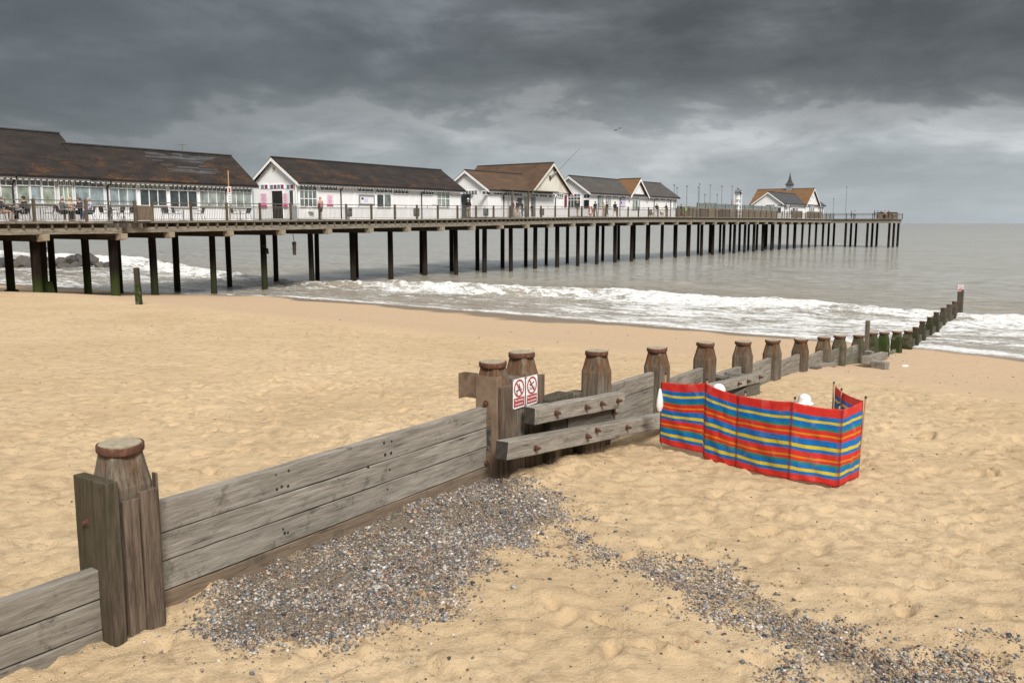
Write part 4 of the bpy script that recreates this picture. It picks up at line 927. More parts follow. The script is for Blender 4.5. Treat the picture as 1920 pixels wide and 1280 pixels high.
for a in (212, 216, 220):
    for b_ in (-10.3, -6.3, -2.2, 2.2): pile(a, b_, ZT-.7, .23)
for a in (204, 208): pile(a, 11, ZT-.7, .22)
rk = pile(57.3, .6, 4.0, .2, (.0, .03), .6)
mb = MB(); mb.lathe([(.42, -1.8), (.40, .9), (.26, 1.55)], 8); col_pier(mb, 'pile_sleeve', 'pile_iron', loc=(57.5, .6, 0), color=(0, 1, 0))
mb = MB(); mb.lathe([(.40, -1.8), (.40, 1.0), (.33, 1.1)], 8); col_pier(mb, 'pile_sleeve', 'pile_iron', loc=(bents[2], 2.17, 0), color=(0, .2, 0))
# hanging bits under the deck
x, y, z = at_y(552, 478, 62.); t = thing('hanging_fender', 'old timber fender hanging on a chain below the pier deck', 'fender', (x, y, z))
mb = MB(); mb.tube((0, 0, 0), (.02, 0, .95), .12, .13, 8).tube((0, 0, .75), (0, 0, .86), .17, n=8).tube((0, 0, .4), (0, 0, .46), .16, n=8); mb.build('timber', 'dark_beam_wood', t, jitter=.012, color=(0, 0, 0)); MB().tube((.02, 0, .95), (-.12, 0, 1.9), .025, n=6).build('chain', 'rusted_iron', t)
a_p, _, _ = pier(497, 465, 2.0); x, y = PW(a_p, 2.0)
t = thing('weed_clump', 'dark clump of weed and rope caught on a pier pile', 'debris', (x, y, at_y(497, 465, y)[2])); mb = MB()
for k in range(26): q = random.uniform(-.42, .35); mb.lathe([(.01, -.1), (random.uniform(.05, .12), 0), (.01, .1)], 6, (random.uniform(-.1, .1)+(.12 if q < 0 else -.06), random.uniform(-.1, .1))); \
    mb.v[-18:] = [(v_[0], v_[1], v_[2]+q) for v_ in mb.v[-18:]]
mb.build('weed', 'interior_black', t)
# leaning post on the sand
x, y, zb = at_sand(261, 571); zt = at_y(255, 502, y)[2]; t = thing('leaning_post', 'short dark post with green foot leaning on the sand in front of the pier', 'post', (x, y, zb)); mb = MB(); mb.box(-.10, .10, -.10, .10, -.7, zt-zb)
o = mb.build('shaft', 'post_wood', t, bevel=.02, color=(0, .0, .85)); o.rotation_euler[1] = -.02
mb = MB(); mb.poly([[(c_*w_, s_*w_, z_) for c_, s_ in ((1, -1), (1, 1), (-1, 1), (-1, -1))] for w_, z_ in ((.11, -.7), (.108, .5), (.102, .85))]); o2 = mb.build('weed_growth', 'post_wood', t, color=(0, 1, .1)); o2.rotation_euler[1] = -.02

# railing ------------------------------------------------------------
RL = thing('railing', 'timber posted metal railing along the open edge of the pier', 'railing', (PO[0], PO[1], 0), PANG)
def rpost(a, b_, h=1.15, w=.13):
    MB().box(-w/2, w/2, -w/2, w/2, -.1, h).build('post', 'rail_wood', RL, (a, b_, zd(a)), color=(0, 0, random.uniform(.0, .35)))
PANEL = {}
def rpanel(a0_, b0_, a1_, b1_, bal=.125):
    ln = math.hypot(a1_-a0_, b1_-b0_)-.13; key = (round(ln, 2), bal)
    if key not in PANEL:
        mb = MB(); mb.box(0, ln, -.03, .03, 1.06, 1.11).box(0, ln, -.015, .015, .86, .90).box(0, ln, -.012, .012, .78, .80).box(0, ln, -.015, .015, .08, .11).box(ln/2-.02, ln/2+.02, -.015, .015, .90, 1.06)
        n_ = max(1, int(ln/bal))
        for k in range(1, n_): mb.box(ln*k/n_-.007, ln*k/n_+.007, -.007, .007, .11, .86)
        o = mb.build('rail_panel', 'rail_metal', RL); PANEL[key] = o.data; bpy.data.objects.remove(o)
    o = bpy.data.objects.new('rail_panel', PANEL[key]); C.objects.link(o); o.parent = RL
    th = math.atan2(b1_-b0_, a1_-a0_); dz = zd(a1_)-zd(a0_)
    o.location = (a0_+.065*math.cos(th), b0_+.065*math.sin(th), zd(a0_)); o.rotation_euler = (0, -math.atan2(dz, ln), th)
sp_ = .6133*BAY; start = BAY*17.27; lst = [start+sp_*j for j in range(-4, 52)]; lst = [a for a in lst if 63.5 < a < AEND]
for a in lst: rpost(a, .1)
for a0_, a1_ in zip(lst[:-1], lst[1:]): rpanel(a0_, .1, a1_, .1)
rpanel(lst[-1], .1, AEND, .1); 
wl = [pier(px, 400, -1.95)[0] for px in (-45, 64, 162, 253)]
for a in wl: rpost(a, -1.95)
for a0_, a1_ in zip(wl[:-1], wl[1:]): rpanel(a0_, -1.95, a1_, -1.95)
tcor = [(AEND, .1), (AEND+.1, -3.6), (AEND+.1, -7.2), (AEND+.1, -10.8), (216, -10.8), (220.7, -10.8), (220.7, -6), (220.7, 0), (220.7, 6), (220.7, 12)]
for (a0_, b0_) in tcor: rpost(a0_, b0_)
for p0, p1 in zip(tcor[:-1], tcor[1:]): rpanel(*p0, *p1, bal=.3)
# return leg of the terrace: solid brown panels
for (pa0, pb0, pa1, pb1) in ((wl[-1]+.1, -1.85, wl[-1]+.65, -.9), (wl[-1]+.7, -.85, lst[0]-.05, .05)):
    mb = MB(); mb.bar((pa0, pb0, zd(62)+.48), (pa1, pb1, zd(62)+.48), .04, .86); mb.build('solid_panel', 'screen_wood', RL, color=(0, 0, .05)); rpost((pa0+pa1)/2 if pa0 < wl[-1]+.3 else pa0, (pb0+pb1)/2 if pa0 < wl[-1]+.3 else pb0)

# ------------------------------------------------------------------ pier buildings
BF = 3.0; BR = 8.2
class Bld:
    def __init__(s, name, label, a0, a1, group=None, bf=BF, br=BR):
        s.a0, s.a1, s.bf, s.br = a0, a1, bf, br; s.zd = zd((a0+a1)/2)
        x, y = PW(a0, bf); s.t = thing(name, label, 'pavilion', (x, y, s.zd), PANG, group); s.L = a1-a0; s.D = br-bf
    def walls(s, ze, zr, mat='white_cladding', x0=0, x1=None, y0=0, y1=None):
        x1 = s.L if x1 is None else x1; y1 = s.D if y1 is None else y1; ym = (y0+y1)/2; ze -= s.zd; zr -= s.zd; mb = MB()
        mb.poly([[(x, y0, -.04), (x, y1, -.04), (x, y1, ze), (x, ym, zr-.05), (x, y0, ze)] for x in (x0, x1)]); mb.build('wall', mat, s.t)
    def roof(s, ze, zr, mat, x0=0, x1=None, y0=0, y1=None, ov=.32, oe=.35, gl=True, gr=True, gutter=True):
        """gable roof with ridge along x"""
        x1 = s.L if x1 is None else x1; y1 = s.D if y1 is None else y1; ym = (y0+y1)/2; ze -= s.zd; zr -= s.zd; sl = (zr-ze)/(ym-y0+oe); th = .10
        xa = x0-ov if gl else x0; xb = x1+ov if gr else x1
        ya, yb = y0-oe, y1+oe; mb = MB()
        mb.poly([[(x, ya, ze-th), (x, ym, zr-th), (x, yb, ze-th), (x, yb, ze), (x, ym, zr), (x, ya, ze)] for x in (xa, xb)])
        r = mb.build('roof', mat, s.t); MB().bar((xa, ym, zr+.02), (xb, ym, zr+.02), .22, .07).build('ridge_tiles', 'roof_slate_grey', r)
        for gg, x in ((gl, xa), (gr, xb)):
            if not gg: continue
            d = -.03 if x == xa else .03; mb = MB()
            for yy in (ya, yb):
                mb.poly([[(x+q, yy, ze-th-.20), (x+q, ym, zr-th-.22), (x+q, ym, zr-th+.02), (x+q, yy, ze-th+.02)] for q in ((d, -d) if False else (d, 0))])
            mb.build('bargeboard', 'white_trim', r)
        if gutter:
            mb = MB(); mb.bar((xa+.05, ya-.06, ze-.10), (xb-.05, ya-.06, ze-.10), .12, .10); mb.build('gutter', 'black_iron', r)
            mb = MB(); k = int((xb-xa)/.32)
            for i in range(k): mb.box(xa+(i+.2)*(xb-xa)/k, xa+(i+.75)*(xb-xa)/k, ya-.02, ya+.0, ze-.30, ze-.16)
            mb.box(xa+.05, xb-.05, ya+.02, ya+.05, ze-.24, ze-.12); mb.build('eaves_trim', 'white_trim', r)
        return r
    def front(s, px0, px1, py0, py1, b=None):
        b = s.bf if b is None else b; a0, z1, _ = pier(px0, py0, b); a1, _, _ = pier(px1, py0, b); _, z0, _ = pier((px0+px1)/2, py1, b); _, z1, _ = pier((px0+px1)/2, py0, b)
        return a0-s.a0, a1-s.a0, z0-s.zd, z1-s.zd
    def win(s, box, nx=1, rows=(), pane='glass_grey', name='window', y=0., fw=.05, tops=None):
        x0, x1, z0, z1 = box; mb = MB(); y0 = y-.07
        mb.box(x0-fw, x0, y0, y-.002, z0-fw, z1+fw).box(x1, x1+fw, y0, y-.002, z0-fw, z1+fw).box(x0, x1, y0, y-.002, z1, z1+fw).box(x0, x1, y0-.03, y-.002, z0-fw, z0)
        for i in range(1, nx): xm = x0+(x1-x0)*i/nx; mb.box(xm-.025, xm+.025, y0+.01, y-.004, z0, z1)
        for f in rows: zm = z0+(z1-z0)*f; mb.box(x0, x1, y0+.008, y-.005, zm-.03, zm+.03)
        w = mb.build(name, 'white_trim', s.t)
        pm = MB(); mats = [pane]+([tops] if isinstance(tops, str) else (list(tops) if tops else []))
        ft = rows[-1] if (tops and rows) else 1.
        pm.box(x0, x1, y-.03, y-.012, z0, z0+(z1-z0)*ft, 0)
        if tops and rows:
            nt_ = nx
            for i in range(nt_): pm.box(x0+(x1-x0)*i/nt_, x0+(x1-x0)*(i+1)/nt_, y-.03, y-.012, z0+(z1-z0)*ft+.001, z1, 1+(i % (len(mats)-1)))
        pm.build('pane', mats, w); return w
    def pipe(s, px, ze, b=None):
        a = pier(px, 380, s.bf-.08)[0]-s.a0; ze -= s.zd; mb = MB(); mb.tube((a, -.06, 0), (a, -.06, ze-.5), .05, n=8).tube((a, -.06, ze-.5), (a+.12, -.36, ze-.12), .05, n=8); mb.build('downpipe', 'black_iron', s.t)
    def gwin(s, px0, px1, py0, py1, nx=1, rows=(), pane='glass_grey', tops=None, name='window', x=0., frame=True):
        """opening in the landward gable wall (faces -x)"""
        a = s.a0+x; b0 = pier_b(px1, a)-s.bf; b1 = pier_b(px0, a)-s.bf; Yc = PW(a, s.bf+(b0+b1)/2)[1]; z1 = at_y(px0, py0, Yc)[2]-s.zd; z0 = max(at_y(px0, py1, Yc)[2]-s.zd, 0.02)
        mb = MB(); fw = .05; x0, x1 = x-.06, x-.002
        mb.box(x0, x1, b0-fw, b0, z0, z1+fw).box(x0, x1, b1, b1+fw, z0, z1+fw).box(x0, x1, b0, b1, z1, z1+fw)
        for i in range(1, nx): ym = b0+(b1-b0)*i/nx; mb.box(x0, x1-.004, ym-.025, ym+.025, z0, z1)
        for f in rows: zm = z0+(z1-z0)*f; mb.box(x0, x1-.006, b0, b1, zm-.03, zm+.03)
        w = mb.build(name, 'white_trim', s.t); pm = MB(); mats = [pane]+(list(tops) if tops else [])
        ft = rows[-1] if (tops and rows) else (0 if tops else 1.)
        if ft > 0: pm.box(x-.03, x-.012, b0, b1, z0, z0+(z1-z0)*ft, 0)
        if tops:
            for i in range(nx): pm.box(x-.03, x-.012, b1-(b1-b0)*(i+1)/nx, b1-(b1-b0)*i/nx, z0+(z1-z0)*ft+.001, z1, 1+(i % (len(mats)-1)))
        pm.build('pane', mats, w); return (b0, b1, z0, z1)
    def fbox(s, name, box, mat, y0=-.06, y1=-.01, parent=None):
        x0, x1, z0, z1 = box; return MB().box(x0, x1, y0, y1, z0, z1).build(name, mat, parent or s.t)

GP = 'white pavilions standing along the pier'
# café (nearest, cut by the frame)
B1 = Bld('cafe_pavilion', 'long white cafe pavilion with mossy dark roof, leftmost on the pier', 46, 73.3, GP)
zA, zB = 7.40, 9.58
B1.walls(zA-.02, zB); 
# tall section reaches back further
mbx = MB(); zd1 = B1.zd; xr = 61.4-46
mbx.poly([[(x, .0, -.04), (x, 7.2, -.04), (x, 7.2, 7.4-zd1), (x, 3.55, 10.15-zd1), (x, 0, 7.4-zd1)] for x in (0, xr)]); mbx.build('wall', 'white_cladding', B1.t)
B1.roof(zA, zB, 'roof_slate_mossy', x0=xr+.02, gl=False)
B1.roof(7.44, 10.25, 'roof_slate_mossy', x1=xr+.4, y1=7.2, gl=True, gr=False)
# repaired slates near the seaward end
mb = MB()
for k in range(34):
    f0 = random.uniform(.28, .93); xk = 21.6+random.uniform(-1.4, 3.4)*(1-abs(f0-.62)); w_ = random.uniform(.5, 1.7); y_ = -.35+f0*2.95; z_ = zA-B1.zd+(zB-zA)*f0; hh_ = random.uniform(.05, .16); sl = (zB-zA)/2.95
    xk = min(xk, 25.6); mb.add([(xk, y_, z_+.004+k*.0001), (xk+w_, y_, z_+.004+k*.0001), (xk+w_, y_+hh_, z_+hh_*sl+.004+k*.0001), (xk, y_+hh_, z_+hh_*sl+.004+k*.0001)], [(0, 1, 2, 3)])
mb.build('slate_repair', 'roof_slate_grey', B1.t)
for i, (p0, p1, y0, y1, gl_) in enumerate([(204, 253, 344, 384, 'glass_sky'), (261, 310, 346, 385, 'glass_dark'), (317, 367, 348, 388, 'glass_dark'), (373, 420, 350, 387, 'glass_blind'), (427, 469, 352, 388, 'glass_blind')]):
    bx_ = B1.front(p0, p1, y0, y1); B1.win(bx_, 6, (), 'glass_grey', y=0) if False else None
    x0, x1, z0, z1 = bx_; zt = z1-(z1-z0)*.24
    B1.win((x0, x1, zt+.04, z1), 6, (), 'glass_grey' if i > 1 else 'glass_lime', 'window'); B1.win((x0, x1, z0, zt-.03), 3, (), gl_, 'window')
for (p0, p1, y0, y1, gl_, nx) in [(-60, -28, 336, 380, 'glass_dark', 2), (-22, 20, 338, 381, 'glass_lime', 2), (30, 52, 338, 381, 'glass_lime', 1), (56, 74, 338, 381, 'glass_sky', 1), (78, 100, 340, 382, 'glass_lime', 1), (109, 133, 338, 382, 'glass_lime', 3), (139, 192, 340, 384, 'glass_sky', 2)]:
    x0, x1, z0, z1 = B1.front(p0, p1, y0, y1); zt = z1-(z1-z0)*.24
    B1.win((x0, x1, zt+.04, z1), nx*2, (), 'glass_grey', 'window'); B1.win((x0, x1, z0, zt-.03), nx, (), gl_, 'window')
for xq in (.5, 2.6, 4.7): B1.win((xq, xq+1.7, 1.95, 2.3), 4, (), 'glass_grey'); B1.win((xq, xq+1.7, .85, 1.86), 2, (), 'glass_dark')
for q in (26, 203, 424): B1.pipe(q, 7.4)
MB().box(0, B1.L, -.03, -.005, .0, .12).build('plinth_board', 'grey_white', B1.t)
mb = MB(); q = pier(343, 300, 5.6)[0]-46; mb.tube((q, 2.6, 4.6), (q, 2.6, 5.25), .02, n=6).tube((q-.35, 2.6, 5.2), (q+.35, 2.6, 5.25), .015, n=6); mb.build('aerial', 'rail_metal', B1.t)
# red-topped notice pole in front of the café
(x, y, z), a_ = pp(431, .5); t = thing('notice_pole', 'thin wooden pole with a narrow white and red notice board by the cafe', 'sign', (x, y, z), PANG)
MB().tube((0, 0, 0), (0, 0, at_y(431, 320, y)[2]-z), .035, n=8).build('pole', 'pole_wood', t)
zt = at_y(431, 350, y)[2]-z; zb = at_y(431, 381, y)[2]-z; MB().box(-.14, .14, -.07, -.04, zb, zt).build('board', 'sign_white', t); MB().box(-.07, .07, -.078, -.072, zt-.38, zt-.08).build('red_panel', 'sign_red', t)
mb = MB()
for k in range(4): mb.box(-.10, .10, -.078, -.072, zb+.08+k*.17, zb+.12+k*.17)
mb.build('print', 'sign_grey', t)

# second pavilion: shop with pink banners
B2 = Bld('shop_pavilion', 'white shop pavilion with open doorway between pink banners, second along the pier', 77.5, 96.8, GP)
B2.walls(7.76, 9.66); B2.roof(7.78, 9.72, 'roof_slate_mossy')
B2.gwin(491, 504, 347, 354, 2, (), 'glass_grey', ('teal_pane', 'magenta_pane')); B2.gwin(508, 534, 347, 354, 4, (), 'glass_grey', ('teal_pane', 'magenta_pane')); B2.gwin(539, 552, 347, 354, 2, (), 'glass_grey', ('teal_pane', 'magenta_pane'))
b0, b1, z0, z1 = B2.gwin(511, 531, 358, 411, 1, (), 'interior_black', None, 'doorway')
mb = MB(); mb.box(-.02, -.008, b0+.3, b0+.55, 1.5, 1.9).box(-.02, -.008, b1-.4, b1-.1, 1.55, 1.7).box(-.02, -.008, b0+.5, b0+.8, .2, .6); mb.build('shop_stock', 'cloth_brown', B2.t)
B2.gwin(544, 551, 357, 388, 1, (), 'glass_dark', None)
for nm_, q0, q1 in (('banner', 491, 503), ('banner', 533, 542)):
    bb0 = pier_b(q1, 77.5)-3; bb1 = pier_b(q0, 77.5)-3; Yq = PW(77.5, 3+bb0)[1]; zt = at_y(500, 363, Yq)[2]-B2.zd; zb = at_y(500, 388, Yq)[2]-B2.zd
    bn_ = MB().box(-.12, -.10, bb0, bb1, zb, zt).build('banner', 'pink_print', B2.t); MB().box(-.128, -.122, bb0+.03, bb1-.03, zb+.02, zb+.17).build('banner_foot', 'magenta_print', bn_)
    mb = MB()
    for k in range(6): mb.box(-.128, -.122, bb0+.12+random.uniform(0, .08), bb1-.12-random.uniform(0, .08), zb+.3+k*.13, zb+.33+k*.13)
    mb.build('lettering', 'magenta_print', bn_)
mb = MB(); mb.lathe([(.10, 0), (.10, .06), (.02, .09)], 10); mb.build('alarm_bell', 'sign_red', B2.t, (-.08, 2.6, 3.75))
x0, x1, z0, z1 = B2.front(561, 592, 347, 387); B2.win((x0, x1, z0, z1), 4, (.36, .74), 'glass_grey', tops=('glass_grey',))
x0, x1, z0, z1 = B2.front(600, 631, 350, 357); B2.win((x0, x1, z0, z1), 4, (), 'glass_grey')
for q0, q1, y0, y1, nx in ((670, 699, 353, 359, 4), (704, 734, 354, 361, 4), (738, 765, 356, 363, 4), (792, 813, 359, 365, 4)): B2.win(B2.front(q0, q1, y0, y1), nx, (), 'glass_grey')
B2.win(B2.front(706, 718, 365, 388), 1, (), 'glass_dark', 'door'); B2.win(B2.front(720, 732, 365, 388), 1, (), 'glass_grey', 'door')
B2.win(B2.front(819, 842, 358, 388), 3, (.5, .8), 'glass_blind'); B2.fbox('shutter', B2.front(810, 818, 364, 384), 'white_trim')
nb_ = B2.fbox('notice_board', B2.front(672, 701, 365, 384), 'sign_grey', -.09, -.02); B2.fbox('notice_sheet', B2.front(674, 699, 369.5, 382), 'sign_white', -.098, -.092, nb_)
B2.fbox('notice_print', B2.front(676, 680, 370.5, 374.5), 'sign_black', -.104, -.1, nb_); B2.fbox('notice_print', B2.front(681, 688, 372, 379), 'lilac_print', -.104, -.1, nb_)
bn_ = B2.fbox('banner', B2.front(612, 623, 365, 383), 'pink_print', -.05, -.02); B2.fbox('banner_foot', B2.front(612.5, 622.5, 383, 386), 'magenta_print', -.05, -.02, bn_)
mb = MB(); x0, x1, z0, z1 = B2.front(613, 622, 366, 382)
for k in range(7): mb.box(x0+.06+random.uniform(0, .1), x1-.06-random.uniform(0, .1), -.058, -.052, z0+.03+k*.09, z0+.055+k*.09)
mb.build('lettering', 'magenta_print', bn_)
B2.fbox('wall_box', B2.front(577, 584, 391, 397), 'white_trim', -.3, -.02)
for q in (640, 791): B2.pipe(q, 7.78)
for q in (555.5, 596, 666, 702, 735.5, 767, 815, 845): xx = pier(q, 380, 3)[0]-77.5; MB().box(xx-.06, xx+.06, -.04, -.001, 0, 2.55).build('frame_post', 'white_trim', B2.t)

# third pavilion with the tall cross gable
B3 = Bld('crossgable_pavilion', 'white pavilion with brown roof and broad cream gable facing the beach', 101., 115.8, GP)
B3.walls(7.96, 9.86, x1=8); B3.roof(7.98, 9.92, 'roof_slate_brown', x1=11, gr=False)
def cross(B, ac, hw, ze, zr, rmat, yb, gmat, yf=-.15, ov=.35):
    """gable roof with ridge along y (square to the pier), centred at a=ac"""
    x = ac-B.a0; ze -= B.zd; zr -= B.zd; th = .1; oe = .35; sl = (zr-ze)/(hw+oe)
    mb = MB(); mb.poly([[(x-hw, y, -.04), (x+hw, y, -.04), (x+hw, y, ze+sl*oe-.14), (x, y, zr-.14), (x-hw, y, ze+sl*oe-.14)] for y in (yf+.14, yb)]); w = mb.build('wall', 'white_cladding', B.t)
    mb = MB(); mb.poly([[(x-hw-oe, y, ze-th), (x, y, zr-th), (x+hw+oe, y, ze-th), (x+hw+oe, y, ze), (x, y, zr), (x-hw-oe, y, ze)] for y in (yf-ov, yb+.2)]); r = mb.build('roof', rmat, B.t)
    MB().bar((x, yf-ov, zr+.02), (x, yb+.2, zr+.02), .22, .07).build('ridge_tiles', 'roof_slate_grey', r)
    mb = MB(); y = yf-ov
    for sx_ in (-1, 1): mb.poly([[(x+sx_*(hw+oe), q, ze-th-.22), (x, q, zr-th-.24), (x, q, zr-th+.02), (x+sx_*(hw+oe), q, ze-th+.02)] for q in (y-.03, y)])
    mb.build('bargeboard', 'white_trim' if gmat != 'cream_gable' else 'cream_gable', r)
    mb = MB(); mb.poly([[(x-hw, q, ze+.02), (x+hw, q, ze+.02), (x, q, zr-.25)] for q in (yf, yf+.10)]); gp_ = mb.build('gable_panel', gmat, B.t)
    return x, r
x3, r3 = cross(B3, 112.0, 3.75, 7.98, 11.12, 'roof_slate_brown', 9.6, 'cream_gable')
a_, z_, _ = pier(1031.5, 333, 2.8); p0 = Vector((a_-101, -.25, z_-B3.zd)); ab = pier(1083, 278, 2.4); p1 = Vector((ab[0]-101+.0, -.9, ab[1]-B3.zd))
MB().tube(p0, p1, .10, .05, 8).build('flagpole', 'pale_metal', B3.t); MB().box(p0.x-.15, p0.x+.15, -.3, -.16, p0.z-.2, p0.z+.2).build('flagpole_bracket', 'rusted_iron', B3.t)
B3.gwin(868, 895, 358, 364, 5, (), 'glass_grey', None); B3.gwin(866, 883, 366, 410, 1, (), 'glass_dark', None, 'serving_hatch')
bq0 = pier_b(889, 101)-3; bq1 = pier_b(861, 101)-3; mb = MB(); mb.poly([[(x, bq0, 2.15), (x, bq1, 2.15), (x, bq1, 2.21), (x, bq0, 2.21)] for x in (-.6, -.07)]); mb.build('awning', 'black_iron', B3.t)
mb = MB(); mb.lathe([(.10, 0), (.10, .06), (.02, .09)], 10); mb.build('alarm_bell', 'sign_red', B3.t, (-.08, 2.6, 4.0))
for q0, q1, y0, y1, nx in ((903, 918, 359, 364.5, 2), (926, 941, 360, 365, 3), (946, 959, 361, 366, 3)): B3.win(B3.front(q0, q1, y0, y1), nx, (), 'glass_dark')
for q0, q1, y0, y1, nx in ((964, 978, 361, 367, 3), (996, 1008, 362, 368, 3), (1012, 1025, 363, 369, 3), (1029, 1040, 364, 370, 3), (1046, 1056, 364, 370, 3)): B3.win(B3.front(q0, q1, y0, y1, 2.95), nx, (), 'glass_dark', y=-.03)
B3.win(B3.front(969, 979, 371, 388, 2.95), 1, (), 'glass_dark', y=-.03); B3.win(B3.front(982, 990, 369, 407, 2.95), 1, (), 'glass_blind', 'door', y=-.03); B3.win(B3.front(995, 1004, 369, 407, 2.95), 1, (), 'glass_grey', 'door', y=-.03)
mb = MB()
for q in (992.5, 962): xx = pier(q, 380, 2.)[0]-101; mb.box(xx-.07, xx+.07, -.95, -.81, 0, 2.62)
mb.box(xx-1.2, x3+.2, -1.0, -.16, 2.62, 2.72); mb.build('porch', 'rail_wood', B3.t, color=(0, 0, 0))
for q in (945, 1042): B3.pipe(q, 7.98)
B3.fbox('striped_panel', B3.front(1058, 1061.5, 366, 388), 'cloth_maroon', -.12, -.02)

# fourth pavilion with small dormer gable
B4 = Bld('hall_pavilion', 'white pavilion with grey roof, small gable in its front and lettering over the door', 120.3, 144.0, GP)
B4.walls(8.2, 10.1); B4.roof(8.22, 10.22, 'roof_slate_mid')
cross(B4, 132.2, 2.25, 8.05, 10.3, 'roof_slate_orange', 2.4, 'white_trim')
B4.gwin(1065, 1088, 364, 389, 4, (.55, .77), 'glass_dark', ('magenta_pane', 'teal_pane')); B4.gwin(1095, 1106, 365, 371, 2, (), 'glass_dark', None); B4.gwin(1095, 1105, 375, 390, 1, (), 'interior_black', None, 'menu_board')
for q0, q1, y0, y1, nx, gl_ in ((1122, 1131, 366, 390, 2, 'glass_blind'), (1135, 1145, 366, 390, 3, 'glass_blind')): B4.win(B4.front(q0, q1, y0, y1), nx, (.78,), gl_, tops=('glass_grey',))
for q0, q1, y0, y1, nx in ((1149, 1158, 367, 371, 3), (1165, 1172, 368, 372, 3), (1215, 1223, 371, 375, 3), (1229, 1234, 372, 376, 2), (1238, 1246, 371, 376, 3), (1249, 1255, 372, 377, 2), (1262, 1267, 372, 390, 2)): B4.win(B4.front(q0, q1, y0, y1), nx, (), 'glass_dark' if y1 < 380 else 'glass_blind')
B4.win(B4.front(1186, 1191, 376, 392, 2.9), 1, (), 'glass_blind', 'door', y=-.04); B4.win(B4.front(1191.5, 1196, 376, 392, 2.9), 1, (), 'glass_grey', 'door', y=-.04); B4.win(B4.front(1197, 1200.5, 376, 392, 2.9), 1, (), 'glass_blind', 'door', y=-.04)
bx_ = B4.front(1185, 1201, 368, 372.5, 2.8); cxm = (bx_[0]+bx_[1])/2
text_mesh('lettering', 'THE PIER', .46, 'sign_grey', B4.t, (cxm, -.20, (bx_[2]+bx_[3])/2), (math.pi/2, 0, 0), .8)
nb_ = B4.fbox('notice_board', B4.front(1163, 1172, 375, 387), 'lilac_print'); B4.fbox('notice_header', B4.front(1163, 1172, 374, 376), 'sign_grey', -.07, -.062, nb_); B4.fbox('notice_print', B4.front(1164, 1165.5, 378, 382), 'sign_black', -.07, -.062, nb_)
for q in (1122, 1163, 1227, 1258): B4.pipe(q, 8.2)

# pierhead pavilion
B5 = Bld('pierhead_pavilion', 'white pavilion with orange roof and slender spire at the sea end of the pier', 188.5, 214.5, GP)
B5.walls(8.2, 10.3); B5.roof(8.25, 10.35, 'roof_slate_grey')
x5, r5 = cross(B5, 205.6, 4.4, 8.1, 11.45, 'roof_slate_orange', 10.6, 'white_trim', yf=-.3)
mb = MB(); yc = 4.3; zr = 11.45-B5.zd
mb.box(x5-.55, x5+.55, yc-.55, yc+.55, zr-.5, zr+.75); cu_ = mb.build('cupola', 'sign_grey', B5.t)
mb = MB(); mb.poly([[(x5+r_*math.cos(math.pi/4+k*math.pi/2), yc+r_*math.sin(math.pi/4+k*math.pi/2), zr+z_) for k in range(4)] for r_, z_ in ((1.02, .72), (.98, .80), (.62, 1.2), (.32, 1.8), (.12, 2.6), (.02, 3.2))]); mb.build('spire', 'roof_slate_grey', cu_)
B5.gwin(1437, 1453, 384, 386, 4, (), 'glass_dark', None); B5.gwin(1459, 1467, 384, 386.5, 3, (), 'glass_dark', None); B5.gwin(1459, 1465, 389, 399, 1, (), 'glass_dark', None)
for q0, q1, y0, y1, nx in ((1476, 1480, 385, 387, 2), (1486, 1491, 390, 397, 1), (1493, 1496, 389, 406, 1), (1520, 1523, 387, 398, 2), (1524, 1527, 387, 398, 2)): B5.win(B5.front(q0, q1, y0, y1, 2.6), nx, (), 'glass_dark', y=-.35)
for q0, q1 in ((1531, 1534), (1536, 1539), (1540, 1543)): B5.win(B5.front(q0, q1, 388, 400), 1, (), 'glass_grey')
mb = MB(); q = x5+.2
mb.box(q-1.2, q-.2, -.33, -.305, 4.3, 4.45).box(q-.3, q+.3, -.33, -.305, 4.0, 4.1).box(q-2.4, q-1.6, -.33, -.305, 3.45, 3.6); mb.build('gable_motif', 'cloth_jeans', B5.t)
for q in (1472, 1481, 1509): B5.pipe(q, 8.2)

# ------------------------------------------------------------------ things on the pier
def onp(name, label, cat, px, b_, rz=PANG, group=None, py=None):
    (x, y, z), a = pp(px, b_); return thing(name, label, cat, (x, y, z), rz, group), (x, y, z)
def topz(px, py, y, z): return at_y(px, py, y)[2]-z
# cafe furniture
def make_chair(label):
    t = thing('cafe_chair', label, 'chair', (0, 0, 0), 0, 'black cafe chairs on the pier terrace')
    MB().box(-.22, .22, -.22, .2, .43, .46).build('seat', 'black_iron', t, bevel=.02)
    mb = MB(); mb.poly([[(x_*f, .2+.08*k, .48+.36*k) for x_ in (-.23, .23)]+[(x_*f, .22+.08*k, .48+.36*k) for x_ in (.23, -.23)] for k, f in ((0, .92), (.6, 1), (1, .85))]); mb.build('backrest', 'black_iron', t)
    for sx_ in (-1, 1):
        MB().tube((sx_*.23, -.2, .62), (sx_*.27, -.28, 0), .013, n=6).build('leg', 'pale_metal', t); MB().tube((sx_*.2, .18, .45), (sx_*.25, .3, 0), .013, n=6).build('leg', 'pale_metal', t)
        MB().tube((sx_*.23, -.2, .62), (sx_*.24, .22, .66), .014, n=6).build('armrest', 'pale_metal', t)
    return t
def make_table(label):
    t = thing('cafe_table', label, 'table', (0, 0, 0), 0, 'round metal cafe tables on the pier terrace'); MB().lathe([(.36, .71), (.36, .735), (.34, .74)], 18).build('table_top', 'pale_metal', t); MB().tube((0, 0, .02), (0, 0, .71), .03, n=8).build('column', 'pale_metal', t)
    MB().bar((-.28, 0, .02), (.28, 0, .02), .05, .03).build('foot', 'pale_metal', t); MB().bar((0, -.28, .021), (0, .28, .021), .05, .028).build('foot', 'pale_metal', t); return t
